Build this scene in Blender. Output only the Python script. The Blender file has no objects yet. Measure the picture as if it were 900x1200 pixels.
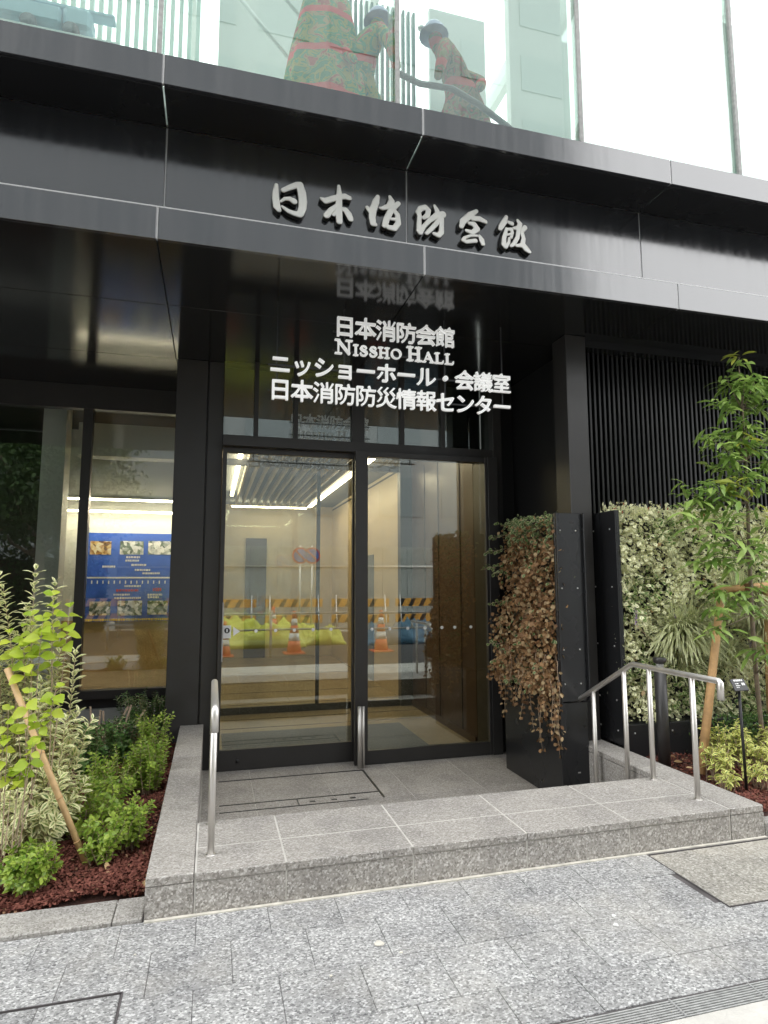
import bpy, bmesh, math, random
import numpy as np
from mathutils import Vector, Matrix

R = math.radians
rnd = random.Random(7)
nrng = np.random.default_rng(7)
scene = bpy.context.scene
COL = scene.collection

# ------------------------------------------------------------------ camera
F_PX, YAW, PITCH, ROLL, EYE = 727.6, 0.26788, 0.1115, -0.00205, 1.55
def cam_axes():
    cy, sy, cp, sp = math.cos(YAW), math.sin(YAW), math.cos(PITCH), math.sin(PITCH)
    f = np.array([sy * cp, cy * cp, sp]); r = np.array([cy, -sy, 0.0]); u = np.cross(r, f)
    c, s = math.cos(ROLL), math.sin(ROLL)
    return c * r + s * u, -s * r + c * u, f
AX_R, AX_U, AX_F = cam_axes()
cam_d = bpy.data.cameras.new("camera")
cam_d.sensor_fit = 'VERTICAL'; cam_d.sensor_height = 36.0
cam_d.lens = F_PX / 1200 * 36.0
cam_d.clip_start = 0.05; cam_d.clip_end = 900
cam = bpy.data.objects.new("camera", cam_d); COL.objects.link(cam)
m = Matrix.Identity(4)
for i in range(3):
    m[i][0] = AX_R[i]; m[i][1] = AX_U[i]; m[i][2] = -AX_F[i]
m[0][3], m[1][3], m[2][3] = 0, 0, EYE
cam.matrix_world = m
scene.camera = cam

# ------------------------------------------------------------------ sky, sun, exposure
SUN_EL, SUN_AZ = R(52), R(200)       # azimuth clockwise from +Y
world = bpy.data.worlds.new("World"); scene.world = world; world.use_nodes = True
nt = world.node_tree; nt.nodes.clear()
wo = nt.nodes.new("ShaderNodeOutputWorld"); bg = nt.nodes.new("ShaderNodeBackground")
sky = nt.nodes.new("ShaderNodeTexSky"); sky.sky_type = 'NISHITA'; sky.sun_disc = False
sky.sun_elevation = SUN_EL; sky.sun_rotation = SUN_AZ
tc = nt.nodes.new("ShaderNodeTexCoord")
nz = nt.nodes.new("ShaderNodeTexNoise"); nz.inputs['Scale'].default_value = 2.2; nz.inputs['Detail'].default_value = 6
rp = nt.nodes.new("ShaderNodeValToRGB")
rp.color_ramp.elements[0].position = 0.30; rp.color_ramp.elements[0].color = (.55, .55, .55, 1)
rp.color_ramp.elements[1].position = 0.52; rp.color_ramp.elements[1].color = (1, 1, 1, 1)
mx = nt.nodes.new("ShaderNodeMix"); mx.data_type = 'RGBA'
mx.inputs[7].default_value = (15.4, 15.5, 15.6, 1)
nt.links.new(tc.outputs['Generated'], nz.inputs['Vector'])
nt.links.new(nz.outputs['Fac'], rp.inputs['Fac']); nt.links.new(rp.outputs['Color'], mx.inputs[0])
nt.links.new(sky.outputs['Color'], mx.inputs[6]); nt.links.new(mx.outputs[2], bg.inputs['Color'])
bg.inputs['Strength'].default_value = 0.14
nt.links.new(bg.outputs[0], wo.inputs['Surface'])
sd = bpy.data.lights.new("sun", 'SUN'); sd.energy = 1.5; sd.angle = R(25); sd.color = (1, .96, .9)
sun = bpy.data.objects.new("sun", sd); COL.objects.link(sun)
sdir = Vector((math.sin(SUN_AZ) * math.cos(SUN_EL), math.cos(SUN_AZ) * math.cos(SUN_EL), math.sin(SUN_EL)))
sun.rotation_euler = sdir.to_track_quat('Z', 'Y').to_euler()
sun.location = sdir * 30
vs = scene.view_settings
vs.view_transform = 'Standard'; vs.look = 'None'; vs.exposure = 0.86; vs.gamma = 1; vs.use_curve_mapping = False
scene.render.engine = 'CYCLES'
cy = scene.cycles
cy.use_denoising = True
cy.max_bounces = 8; cy.transparent_max_bounces = 24; cy.glossy_bounces = 5; cy.diffuse_bounces = 3; cy.transmission_bounces = 6
cy.sample_clamp_indirect = 6; cy.caustics_reflective = False; cy.caustics_refractive = False

# ------------------------------------------------------------------ pixel -> direction (900x1200 photo)
def ray(x, y):
    return AX_R * ((x - 450) / F_PX) - AX_U * ((y - 600) / F_PX) + AX_F
EYEV = np.array([0, 0, EYE])
def onz(x, y, z): d = ray(x, y); return EYEV + d * ((z - EYE) / d[2])
def ony(x, y, Y): d = ray(x, y); return EYEV + d * (Y / d[1])
def onx(x, y, X): d = ray(x, y); return EYEV + d * (X / d[0])

# ------------------------------------------------------------------ materials
MATS = {}
def nodes_of(name):
    mt = bpy.data.materials.new(name); mt.use_nodes = True
    n = mt.node_tree.nodes; l = mt.node_tree.links
    return mt, n, l, n["Principled BSDF"]
def ramp(n, stops):
    r = n.new("ShaderNodeValToRGB"); e = r.color_ramp.elements
    while len(e) < len(stops): e.new(0.5)
    for i, (p, c) in enumerate(stops):
        e[i].position = p; e[i].color = (*c, 1) if len(c) == 3 else c
    return r
def plain(name, col, rough=.5, metal=0.0, spec=.5, var=.0, vscale=6, bump=0.0, bscale=60, coat=0.0, emit=None, estr=0):
    mt, n, l, b = nodes_of(name)
    b.inputs['Base Color'].default_value = (*col, 1); b.inputs['Roughness'].default_value = rough
    b.inputs['Metallic'].default_value = metal; b.inputs['Specular IOR Level'].default_value = spec
    b.inputs['Coat Weight'].default_value = coat
    if emit: b.inputs['Emission Color'].default_value = (*emit, 1); b.inputs['Emission Strength'].default_value = estr
    g = None
    if var or bump:
        g = n.new("ShaderNodeNewGeometry")
    if var:
        t = n.new("ShaderNodeTexNoise"); t.inputs['Scale'].default_value = vscale; t.inputs['Detail'].default_value = 5
        l.new(g.outputs['Position'], t.inputs['Vector'])
        lo = tuple(max(0, c * (1 - var)) for c in col); hi = tuple(min(1, c * (1 + var)) for c in col)
        r = ramp(n, [(.3, lo), (.7, hi)]); l.new(t.outputs['Fac'], r.inputs['Fac']); l.new(r.outputs['Color'], b.inputs['Base Color'])
        r2 = ramp(n, [(.3, (rough * .8,) * 3), (.7, (min(1, rough * 1.2),) * 3)])
        l.new(t.outputs['Fac'], r2.inputs['Fac']); l.new(r2.outputs['Color'], b.inputs['Roughness'])
    if bump:
        t2 = n.new("ShaderNodeTexNoise"); t2.inputs['Scale'].default_value = bscale; t2.inputs['Detail'].default_value = 3
        l.new(g.outputs['Position'], t2.inputs['Vector'])
        bp = n.new("ShaderNodeBump"); bp.inputs['Strength'].default_value = bump; bp.inputs['Distance'].default_value = .01
        l.new(t2.outputs['Fac'], bp.inputs['Height']); l.new(bp.outputs['Normal'], b.inputs['Normal'])
    MATS[name] = mt; return mt
def granite(name, dark, mid, light, scale=75, stain=(.6, .55, .45), stain_amt=.25, rough=.75, streak=1.0):
    mt, n, l, b = nodes_of(name)
    g = n.new("ShaderNodeNewGeometry"); oi = n.new("ShaderNodeObjectInfo")
    mp = n.new("ShaderNodeMapping"); mp.inputs['Scale'].default_value = (1, streak, 1)
    mp.inputs['Rotation'].default_value = (.4, .3, .6)
    l.new(g.outputs['Position'], mp.inputs['Vector'])
    t = n.new("ShaderNodeTexNoise"); t.inputs['Scale'].default_value = scale; t.inputs['Detail'].default_value = 3; t.inputs['Roughness'].default_value = .65
    t.inputs['Distortion'].default_value = .8
    l.new(mp.outputs['Vector'], t.inputs['Vector'])
    v = n.new("ShaderNodeTexVoronoi"); v.inputs['Scale'].default_value = scale * 1.15
    l.new(mp.outputs['Vector'], v.inputs['Vector'])
    sep = n.new("ShaderNodeSeparateColor"); l.new(v.outputs['Color'], sep.inputs[0])
    mixf = n.new("ShaderNodeMath"); mixf.operation = 'MULTIPLY_ADD'; mixf.inputs[1].default_value = .42; 
    l.new(sep.outputs[0], mixf.inputs[0]); 
    sc = n.new("ShaderNodeMath"); sc.operation = 'MULTIPLY'; sc.inputs[1].default_value = .58
    l.new(t.outputs['Fac'], sc.inputs[0]); l.new(sc.outputs[0], mixf.inputs[2])
    r = ramp(n, [(.27, dark), (.46, mid), (.58, mid), (.72, light)])
    l.new(mixf.outputs[0], r.inputs['Fac'])
    # tone from slab to slab
    mr = n.new("ShaderNodeMapRange"); mr.inputs['To Min'].default_value = .92; mr.inputs['To Max'].default_value = 1.05
    l.new(oi.outputs['Random'], mr.inputs['Value'])
    mul = n.new("ShaderNodeMix"); mul.data_type = 'RGBA'; mul.blend_type = 'MULTIPLY'; mul.inputs[0].default_value = 1
    l.new(r.outputs['Color'], mul.inputs[6]); l.new(mr.outputs[0], mul.inputs[7])
    # dusty stains
    s = n.new("ShaderNodeTexNoise"); s.inputs['Scale'].default_value = 1.7; s.inputs['Detail'].default_value = 7; s.inputs['Roughness'].default_value = .62
    l.new(g.outputs['Position'], s.inputs['Vector'])
    sr = ramp(n, [(.5, (0, 0, 0)), (.72, (stain_amt,) * 3)]); l.new(s.outputs['Fac'], sr.inputs['Fac'])
    mxx = n.new("ShaderNodeMix"); mxx.data_type = 'RGBA'; mxx.inputs[7].default_value = (*stain, 1)
    l.new(sr.outputs['Color'], mxx.inputs[0]); l.new(mul.outputs[2], mxx.inputs[6])
    s2 = n.new("ShaderNodeTexNoise"); s2.inputs['Scale'].default_value = 3.1; s2.inputs['Detail'].default_value = 5
    l.new(g.outputs['Position'], s2.inputs['Vector'])
    sr2 = ramp(n, [(.36, (.84, .84, .85)), (.55, (1, 1, 1))]); l.new(s2.outputs['Fac'], sr2.inputs['Fac'])
    m3 = n.new("ShaderNodeMix"); m3.data_type = 'RGBA'; m3.blend_type = 'MULTIPLY'; m3.inputs[0].default_value = 1
    l.new(mxx.outputs[2], m3.inputs[6]); l.new(sr2.outputs['Color'], m3.inputs[7])
    l.new(m3.outputs[2], b.inputs['Base Color'])
    b.inputs['Roughness'].default_value = rough; b.inputs['Specular IOR Level'].default_value = .35
    bp = n.new("ShaderNodeBump"); bp.inputs['Strength'].default_value = .25; bp.inputs['Distance'].default_value = .004
    l.new(mixf.outputs[0], bp.inputs['Height']); l.new(bp.outputs['Normal'], b.inputs['Normal'])
    MATS[name] = mt; return mt
def glass(name, tint, base, gain):
    mt = bpy.data.materials.new(name); mt.use_nodes = True
    n = mt.node_tree.nodes; l = mt.node_tree.links; n.clear()
    o = n.new("ShaderNodeOutputMaterial"); mxs = n.new("ShaderNodeMixShader")
    tr = n.new("ShaderNodeBsdfTransparent"); tr.inputs[0].default_value = (*tint, 1)
    gl = n.new("ShaderNodeBsdfGlossy"); gl.inputs['Roughness'].default_value = 0.004; gl.inputs[0].default_value = (.95, 1, .98, 1)
    fr = n.new("ShaderNodeFresnel"); fr.inputs[0].default_value = 1.5
    ge = n.new("ShaderNodeNewGeometry"); io = n.new("ShaderNodeMath"); io.operation = 'MULTIPLY_ADD'   # same Fresnel on the way out of the pane
    io.inputs[1].default_value = 1 / 1.5 - 1.5; io.inputs[2].default_value = 1.5
    l.new(ge.outputs['Backfacing'], io.inputs[0]); l.new(io.outputs[0], fr.inputs[0])
    ma = n.new("ShaderNodeMath"); ma.operation = 'MULTIPLY_ADD'; ma.use_clamp = True
    ma.inputs[1].default_value = gain; ma.inputs[2].default_value = base
    l.new(fr.outputs[0], ma.inputs[0]); l.new(ma.outputs[0], mxs.inputs[0])
    l.new(tr.outputs[0], mxs.inputs[1]); l.new(gl.outputs[0], mxs.inputs[2]); l.new(mxs.outputs[0], o.inputs[0])
    MATS[name] = mt; return mt
def leaf_mat(name, c1, c2, rim=None, thr=.55, trans=.25, rough=.45, third=None):
    """leaf colour: body c1..c2 by leaf, optional pale margin"""
    mt, n, l, b = nodes_of(name)
    at = n.new("ShaderNodeAttribute"); at.attribute_name = "tint"
    stops = [(0.0, c1), (1.0, c2)] if third is None else [(0.0, c1), (.6, c2), (.85, third)]
    r = ramp(n, stops); l.new(at.outputs['Fac'], r.inputs['Fac'])
    last = r.outputs['Color']
    if rim:
        a2 = n.new("ShaderNodeAttribute"); a2.attribute_name = "rim"
        g = n.new("ShaderNodeNewGeometry"); t = n.new("ShaderNodeTexNoise"); t.inputs['Scale'].default_value = 70
        l.new(g.outputs['Position'], t.inputs['Vector'])
        ad = n.new("ShaderNodeMath"); ad.operation = 'MULTIPLY_ADD'; ad.inputs[1].default_value = .7
        l.new(t.outputs['Fac'], ad.inputs[0]); l.new(a2.outputs['Fac'], ad.inputs[2])
        rr = ramp(n, [(thr + .27, (0, 0, 0)), (thr + .43, (1, 1, 1))]); l.new(ad.outputs[0], rr.inputs['Fac'])
        mxx = n.new("ShaderNodeMix"); mxx.data_type = 'RGBA'; mxx.inputs[7].default_value = (*rim, 1)
        l.new(rr.outputs['Color'], mxx.inputs[0]); l.new(last, mxx.inputs[6]); last = mxx.outputs[2]
    l.new(last, b.inputs['Base Color'])
    b.inputs['Roughness'].default_value = rough; b.inputs['Specular IOR Level'].default_value = .4
    tl = n.new("ShaderNodeBsdfTranslucent"); l.new(last, tl.inputs[0])
    ms = n.new("ShaderNodeMixShader"); ms.inputs[0].default_value = trans
    o = n["Material Output"]
    l.new(b.outputs[0], ms.inputs[1]); l.new(tl.outputs[0], ms.inputs[2]); l.new(ms.outputs[0], o.inputs[0])
    MATS[name] = mt; return mt

black = plain("black_panel", (.016, .0165, .018), .26, spec=.55, var=.15, vscale=1.2)
fascia_m = plain("fascia_metal", (.019, .0205, .024), .15, spec=.5, bump=.10, bscale=2.2)
def dusty(mt, amount, tone):
    """faint rain streaks and dust"""
    n, l = mt.node_tree.nodes, mt.node_tree.links; b = n["Principled BSDF"]; b.inputs["IOR"].default_value = 2.15
    g_ = n.new("ShaderNodeNewGeometry"); mp = n.new("ShaderNodeMapping"); mp.inputs['Scale'].default_value = (16, 16, .9); l.new(g_.outputs['Position'], mp.inputs['Vector'])
    t = n.new("ShaderNodeTexNoise"); t.inputs['Scale'].default_value = 1.0; t.inputs['Detail'].default_value = 6; l.new(mp.outputs['Vector'], t.inputs['Vector'])
    c0 = tuple(b.inputs['Base Color'].default_value)[:3]
    r = ramp(n, [(.42, c0), (.85, tone)]); l.new(t.outputs['Fac'], r.inputs['Fac']); l.new(r.outputs['Color'], b.inputs['Base Color'])
    r2 = ramp(n, [(.35, (.12,) * 3), (.8, (.12 + amount,) * 3)]); l.new(t.outputs['Fac'], r2.inputs['Fac']); l.new(r2.outputs['Color'], b.inputs['Roughness'])
dusty(fascia_m, .09, (.036, .037, .040))
soffit_m = plain("soffit_metal", (.015, .0155, .016), .125, spec=.6)
louvre_m = plain("louvre_metal", (.010, .010, .011), .4)
bronze = plain("dark_frame", (.036, .034, .033), .38, spec=.5, var=.08)
joint_m = plain("joint_aluminium", (.42, .42, .42), .4, metal=.3)
galv = plain("galvanised_grate", (.36, .36, .35), .6, var=.2, vscale=30)
steel = plain("stainless_steel", (.70, .675, .64), .42, metal=.9, bump=.04, bscale=300)
satin = plain("satin_letter", (.82, .81, .76), .42, metal=.25)
return_m = plain("letter_return", (.05, .05, .048), .4)
gran_step = granite("granite_step", (.20, .184, .164), (.365, .343, .314), (.63, .605, .575), scale=92, streak=2.8, stain_amt=.12, stain=(.5, .47, .42))
gran_pave = granite("granite_paving", (.14, .14, .14), (.345, .343, .336), (.64, .637, .628), scale=92, stain_amt=.38, stain=(.52, .49, .43), streak=1.3)
gran_tan = granite("granite_cover", (.20, .19, .16), (.36, .34, .30), (.58, .56, .51), scale=95, stain_amt=.5, stain=(.5, .46, .38))
gran_kerb = granite("granite_kerb", (.20, .185, .165), (.36, .345, .32), (.52, .50, .47), scale=110, stain_amt=.15)
mortar = plain("mortar", (.55, .53, .49), .9, var=.15, vscale=9)
sand = plain("sand_joint", (.58, .55, .48), .95, var=.25, vscale=14, bump=.4)
darkjoint = plain("dark_joint", (.10, .09, .09), .9, var=.3, vscale=8)
concrete = plain("pale_concrete", (.55, .53, .49), .85, var=.18, vscale=5, bump=.2, bscale=90)
plinth_m = plain("plinth_concrete", (.42, .42, .40), .8, var=.12, vscale=4, bump=.1)
asphalt = plain("asphalt", (.055, .055, .057), .9, var=.25, vscale=3, bump=.5, bscale=150)
earth = plain("earth", (.075, .035, .027), .95, var=.4, vscale=20, bump=.8, bscale=50)
g_door = glass("door_glass", (.91, .945, .905), .085, 1.3)
g_upper = glass("upper_glass", (.88, .96, .93), .11, 1.2)
g_left = glass("lobby_glass", (.90, .93, .91), .035, 1.2)
g_in = glass("inner_glass", (.95, .97, .96), .03, 1.0)
beige = plain("beige_wall", (.62, .52, .36), .5, var=.06, vscale=3)
brown = plain("brown_wood", (.060, .030, .021), .35, var=.05, vscale=2)
lobfloor = plain("lobby_floor", (.46, .38, .26), .22, var=.06, vscale=2)
gold = plain("gold_wall", (.52, .36, .16), .3, var=.10, vscale=2)
mat_grey = plain("entrance_mat", (.12, .13, .14), .95, bump=.6, bscale=220)
offwhite = plain("off_white", (.72, .73, .70), .6)
grey_ceil = plain("grey_ceiling", (.16, .165, .17), .6)
slat_m = plain("ceiling_slat", (.62, .58, .48), .5)
lamp_w = plain("lamp_warm", (1, .9, .7), .5, emit=(1, .82, .55), estr=12)
white_sign = plain("white_letter", (.86, .86, .85), .45, emit=(1, 1, .98), estr=.18)
white_dot = plain("white_film", (.85, .85, .85), .5)
blackp = plain("black_plastic", (.015, .015, .016), .4)
bolt_m = plain("bolt_steel", (.75, .74, .72), .35, metal=.8)
blue_b = plain("blue_print", (.035, .115, .58), .45, var=.12, vscale=3)
def photo_print(name, stops, sc):
    mt, n, l, b = nodes_of(name)
    g_ = n.new("ShaderNodeNewGeometry"); v = n.new("ShaderNodeTexVoronoi"); v.inputs['Scale'].default_value = sc; l.new(g_.outputs['Position'], v.inputs['Vector'])
    t = n.new("ShaderNodeTexNoise"); t.inputs['Scale'].default_value = sc * .6; t.inputs['Detail'].default_value = 5; l.new(g_.outputs['Position'], t.inputs['Vector'])
    sp = n.new("ShaderNodeSeparateColor"); l.new(v.outputs['Color'], sp.inputs[0])
    a = n.new("ShaderNodeMath"); a.operation = 'MULTIPLY_ADD'; a.inputs[1].default_value = .45; l.new(sp.outputs[0], a.inputs[0])
    h = n.new("ShaderNodeMath"); h.operation = 'MULTIPLY'; h.inputs[1].default_value = .6; l.new(t.outputs['Fac'], h.inputs[0]); l.new(h.outputs[0], a.inputs[2])
    r = ramp(n, stops); l.new(a.outputs[0], r.inputs['Fac']); l.new(r.outputs['Color'], b.inputs['Base Color']); b.inputs['Roughness'].default_value = .5
    return mt
photo_m = photo_print("photo_print", [(.25, (.04, .06, .05)), (.40, (.16, .22, .16)), (.52, (.45, .48, .50)), (.68, (.80, .82, .84))], 22)
photo_m2 = photo_print("photo_print_warm", [(.25, (.05, .03, .02)), (.42, (.32, .16, .05)), (.55, (.60, .42, .18)), (.7, (.75, .68, .5))], 20)
red_p = plain("red_print", (.6, .05, .06), .5)
yellow_p = plain("yellow_print", (.75, .6, .1), .5)
bark = plain("tree_bark", (.20, .155, .11), .85, var=.3, vscale=25, bump=.5, bscale=90)
wood = plain("support_wood", (.55, .33, .15), .7, var=.2, vscale=14, bump=.25, bscale=40)
bamboo = plain("bamboo_cane", (.60, .40, .20), .5, var=.18, vscale=20)
twine = plain("hemp_twine", (.20, .10, .05), .95, bump=.8, bscale=200)
twig = plain("bare_twig", (.40, .30, .21), .85, var=.25, vscale=30)
mulch_m = leaf_mat("mulch_chip", (.10, .028, .020), (.24, .085, .06), trans=0, rough=.9, third=(.30, .17, .10))
drylitter = leaf_mat("dry_leaf", (.42, .26, .12), (.62, .46, .26), trans=.1, rough=.8)
orange = plain("cone_orange", (.75, .13, .04), .5)
white_p = plain("white_paint", (.8, .8, .78), .5)
tarp = plain("lime_tarp", (.60, .60, .09), .4, bump=.3, bscale=6)
teal_tarp = plain("blue_sheet", (.07, .17, .26), .5)
hoard = plain("hoarding_panel", (.34, .355, .34), .6, var=.16, vscale=1.3)
stripe_y = plain("barrier_orange", (.75, .36, .06), .5)
tree_leaf_far = leaf_mat("street_tree_leaf", (.030, .065, .015), (.075, .13, .03), trans=.3)
opp_wall = plain("opposite_wall", (.30, .31, .31), .7, var=.06, vscale=.3)
opp_dark = plain("opposite_grey_cladding", (.24, .25, .255), .6, var=.05, vscale=.3)
opp_glass = plain("opposite_window", (.18, .20, .21), .35)

# ------------------------------------------------------------------ object helpers
WLOC = {}
def wl(o): return WLOC.get(o.name, (0.0, 0.0, 0.0)) if o else (0.0, 0.0, 0.0)
def link(o, parent, c):
    COL.objects.link(o)
    p = wl(parent)
    if parent: o.parent = parent
    o.location = (c[0] - p[0], c[1] - p[1], c[2] - p[2])
    WLOC[o.name] = tuple(c)
    return o
def thing(name, label, cat, loc, group=None):
    o = bpy.data.objects.new(name, None); o.empty_display_size = .1
    link(o, None, loc); tag(o, label, cat, group); return o
def tag(o, label=None, cat=None, group=None, kind=None):
    if label: o["label"] = label
    if cat: o["category"] = cat
    if group: o["group"] = group
    if kind: o["kind"] = kind
    return o
MESHES = {}
def boxmesh(name, sx, sy, sz, mat, bev):
    k = (round(sx, 4), round(sy, 4), round(sz, 4), mat.name, bev)
    if k in MESHES: return MESHES[k]
    bm = bmesh.new(); bmesh.ops.create_cube(bm, size=1)
    bmesh.ops.scale(bm, vec=(sx, sy, sz), verts=bm.verts)
    if bev: bmesh.ops.bevel(bm, geom=bm.edges[:], offset=bev, segments=1, affect='EDGES', profile=.5)
    me = bpy.data.meshes.new(name); bm.to_mesh(me); bm.free(); me.materials.append(mat)
    MESHES[k] = me; return me
def box(name, x0, x1, y0, y1, z0, z1, mat, parent=None, bev=0.0):
    me = boxmesh(name, abs(x1 - x0), abs(y1 - y0), abs(z1 - z0), mat, bev)
    o = bpy.data.objects.new(name, me)
    return link(o, parent, ((x0 + x1) / 2, (y0 + y1) / 2, (z0 + z1) / 2))
def meshobj(name, verts, faces, mat, parent=None, smooth=False, origin=None):
    v = np.asarray(verts, float)
    c = np.array(origin, float) if origin is not None else np.array([(v[:, 0].min() + v[:, 0].max()) / 2, (v[:, 1].min() + v[:, 1].max()) / 2, v[:, 2].min()])
    me = bpy.data.meshes.new(name); me.from_pydata((v - c).tolist(), [], faces); me.materials.append(mat)
    if smooth: me.polygons.foreach_set("use_smooth", [True] * len(me.polygons))
    me.update()
    o = bpy.data.objects.new(name, me); return link(o, parent, tuple(c))
def tube_data(pts, radii, sides=8, cap=True):
    pts = [Vector(p) for p in pts]; n = len(pts)
    if not hasattr(radii, '__len__'): radii = [radii] * n
    V, Fc = [], []
    prev = None
    for i, p in enumerate(pts):
        d = (pts[min(i + 1, n - 1)] - pts[max(i - 1, 0)]).normalized()
        if prev is None:
            a = Vector((0, 0, 1)) if abs(d.z) < .9 else Vector((1, 0, 0))
            u = d.cross(a).normalized()
        else:
            u = (prev - d * prev.dot(d)).normalized()
        prev = u; w = d.cross(u)
        for k in range(sides):
            t = 2 * math.pi * k / sides
            V.append(p + (u * math.cos(t) + w * math.sin(t)) * radii[i])
    for i in range(n - 1):
        for k in range(sides):
            a = i * sides + k; b2 = i * sides + (k + 1) % sides
            Fc.append((a, b2, b2 + sides, a + sides))
    if cap:
        Fc.append(tuple(range(sides))[::-1]); Fc.append(tuple(range((n - 1) * sides, n * sides)))
    return [tuple(v) for v in V], Fc
def tube(name, pts, r, mat, parent=None, sides=10):
    v, f = tube_data(pts, r, sides); return meshobj(name, v, f, mat, parent, smooth=True)
def multi(name, parts, mat, parent=None, smooth=True):
    V, Fc = [], []
    for v, f in parts:
        o = len(V); V += v; Fc += [tuple(i + o for i in q) for q in f]
    return meshobj(name, V, Fc, mat, parent, smooth)
def lathe(name, prof, centre, mat, parent=None, sides=16):
    V, Fc = [], []
    for r, z in prof:
        for k in range(sides):
            t = 2 * math.pi * k / sides
            V.append((centre[0] + r * math.cos(t), centre[1] + r * math.sin(t), centre[2] + z))
    for i in range(len(prof) - 1):
        for k in range(sides):
            a = i * sides + k; b2 = i * sides + (k + 1) % sides
            Fc.append((a, b2, b2 + sides, a + sides))
    Fc.append(tuple(range(sides))[::-1]); Fc.append(tuple(range((len(prof) - 1) * sides, len(prof) * sides)))
    return meshobj(name, V, Fc, mat, parent, smooth=True)

# leaves: N leaf blades in one mesh
LT = np.array([(0, 0, 0), (-.36, .28, .10), (.36, .28, .10), (-.5, .55, .12), (.5, .55, .12), (-.28, .83, .05), (.28, .83, .05), (0, 1, -.08), (0, .28, 0), (0, .55, .02), (0, .83, -.03)])
LR = np.array([.55, 1, 1, 1, 1, 1, 1, 1, 0, 0, .1])
LF = [(0, 8, 1), (0, 2, 8), (8, 9, 3, 1), (8, 2, 4, 9), (9, 10, 5, 3), (9, 4, 6, 10), (10, 7, 5), (10, 6, 7)]
def leaves(name, P, A, N, L, W, mat, parent=None, droop=0.0, tint=None, kind='stuff', tlo=0.0, thi=1.0):
    P = np.asarray(P, float); A = np.asarray(A, float); N = np.asarray(N, float); n = len(P)
    L = np.broadcast_to(np.asarray(L, float), (n,)); W = np.broadcast_to(np.asarray(W, float), (n,))
    A = A / (np.linalg.norm(A, axis=1, keepdims=True) + 1e-9)
    N = N - A * (N * A).sum(1, keepdims=True); N = N / (np.linalg.norm(N, axis=1, keepdims=True) + 1e-9)
    X = np.cross(A, N)
    T = LT.copy()
    V = (P[:, None, :] + X[:, None, :] * (T[None, :, 0, None] * W[:, None, None])
         + A[:, None, :] * (T[None, :, 1, None] * L[:, None, None]) + N[:, None, :] * (T[None, :, 2, None] * W[:, None, None]))
    if droop: V[:, :, 2] -= (T[None, :, 1] ** 2) * L[:, None] * droop
    V = V.reshape(-1, 3)
    c = np.array([(V[:, 0].min() + V[:, 0].max()) / 2, (V[:, 1].min() + V[:, 1].max()) / 2, V[:, 2].min()])
    k = len(LT)
    loops = []; starts = []; tot = []
    base = []; s = 0
    for f in LF:
        starts.append(s); tot.append(len(f)); base += list(f); s += len(f)
    base = np.array(base); starts = np.array(starts)
    allv = (base[None, :] + (np.arange(n) * k)[:, None]).ravel()
    alls = (starts[None, :] + (np.arange(n) * s)[:, None]).ravel()
    allt = np.tile(np.array(tot), n)
    me = bpy.data.meshes.new(name)
    me.vertices.add(n * k); me.vertices.foreach_set("co", (V - c).ravel())
    me.loops.add(len(allv)); me.loops.foreach_set("vertex_index", allv.astype(np.int32))
    me.polygons.add(len(alls)); me.polygons.foreach_set("loop_start", alls.astype(np.int32)); me.polygons.foreach_set("loop_total", allt.astype(np.int32))
    me.update(calc_edges=True)
    tn = nrng.uniform(tlo, thi, n) if tint is None else np.asarray(tint)
    a = me.attributes.new("tint", 'FLOAT', 'POINT'); a.data.foreach_set("value", np.repeat(tn, k))
    a = me.attributes.new("rim", 'FLOAT', 'POINT'); a.data.foreach_set("value", np.tile(LR, n))
    me.materials.append(mat)
    me.polygons.foreach_set("use_smooth", np.ones(len(alls), bool))
    o = bpy.data.objects.new(name, me); link(o, parent, tuple(c))
    if kind: o["kind"] = kind
    return o
def rdirs(n): 
    v = nrng.normal(size=(n, 3)); return v / np.linalg.norm(v, axis=1, keepdims=True)

# ================================================================== GROUND
FLOOR_Z = -0.25
def struct(o): o["kind"] = "structure"; return o
g = struct(box("ground", -300, 300, -300, 1.0, -.60, -.20, concrete))
road = struct(box("road", -120, 120, -8.4, .9, -.196, -.15, asphalt))
struct(box("kerb", -60, 60, .9, 2.028, -.45, .004, concrete))
pav = struct(box("pavement", -60, 60, 2.135, 3.245, -.40, -.004, darkjoint))
# granite pavers, staggered bond
rows = [(2.14, 2.3585, .119), (2.361, 2.6635, -.03), (2.666, 2.9685, .119 - .325), (2.971, 3.222, -.03)]
COVER_R = (2.425, 3.60, 2.61, 3.20); COVER_L = (-1.15, -.285, 2.14, 2.722)
for (y0, y1, off) in rows:
    k0 = int((-3.6 - off) / .325); x = off + k0 * .325
    while x < 6.5:
        x0, x1 = x + .001, x + .324
        segs = [(x0, x1)]
        for cv in (COVER_R, COVER_L):
            if y1 > cv[2] + .02 and y0 < cv[3] - .02:
                out = []
                for a, b2 in segs:
                    if b2 <= cv[0] or a >= cv[1]: out.append((a, b2)); continue
                    if a < cv[0] - .03: out.append((a, cv[0]))
                    if b2 > cv[1] + .03: out.append((cv[1], b2))
                segs = out
        for a, b2 in segs:
            dz = rnd.uniform(-.0015, .0015)
            box("paver", a, b2, y0, y1, -.045, dz, gran_pave, pav, .0018)
        for cv in (COVER_R, COVER_L):      # strip of a paver beside a cover that stops inside the row
            a, b2 = max(x0, cv[0]), min(x1, cv[1])
            if b2 - a < .02: continue
            if cv[2] > y0 + .02 and cv[2] < y1 - .02: box("paver", a, b2, y0, cv[2] - .002, -.045, 0, gran_pave, pav, .0018)
            if cv[3] > y0 + .02 and cv[3] < y1 - .02: box("paver", a, b2, cv[3] + .002, y1, -.045, 0, gran_pave, pav, .0018)
        x += .325
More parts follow.
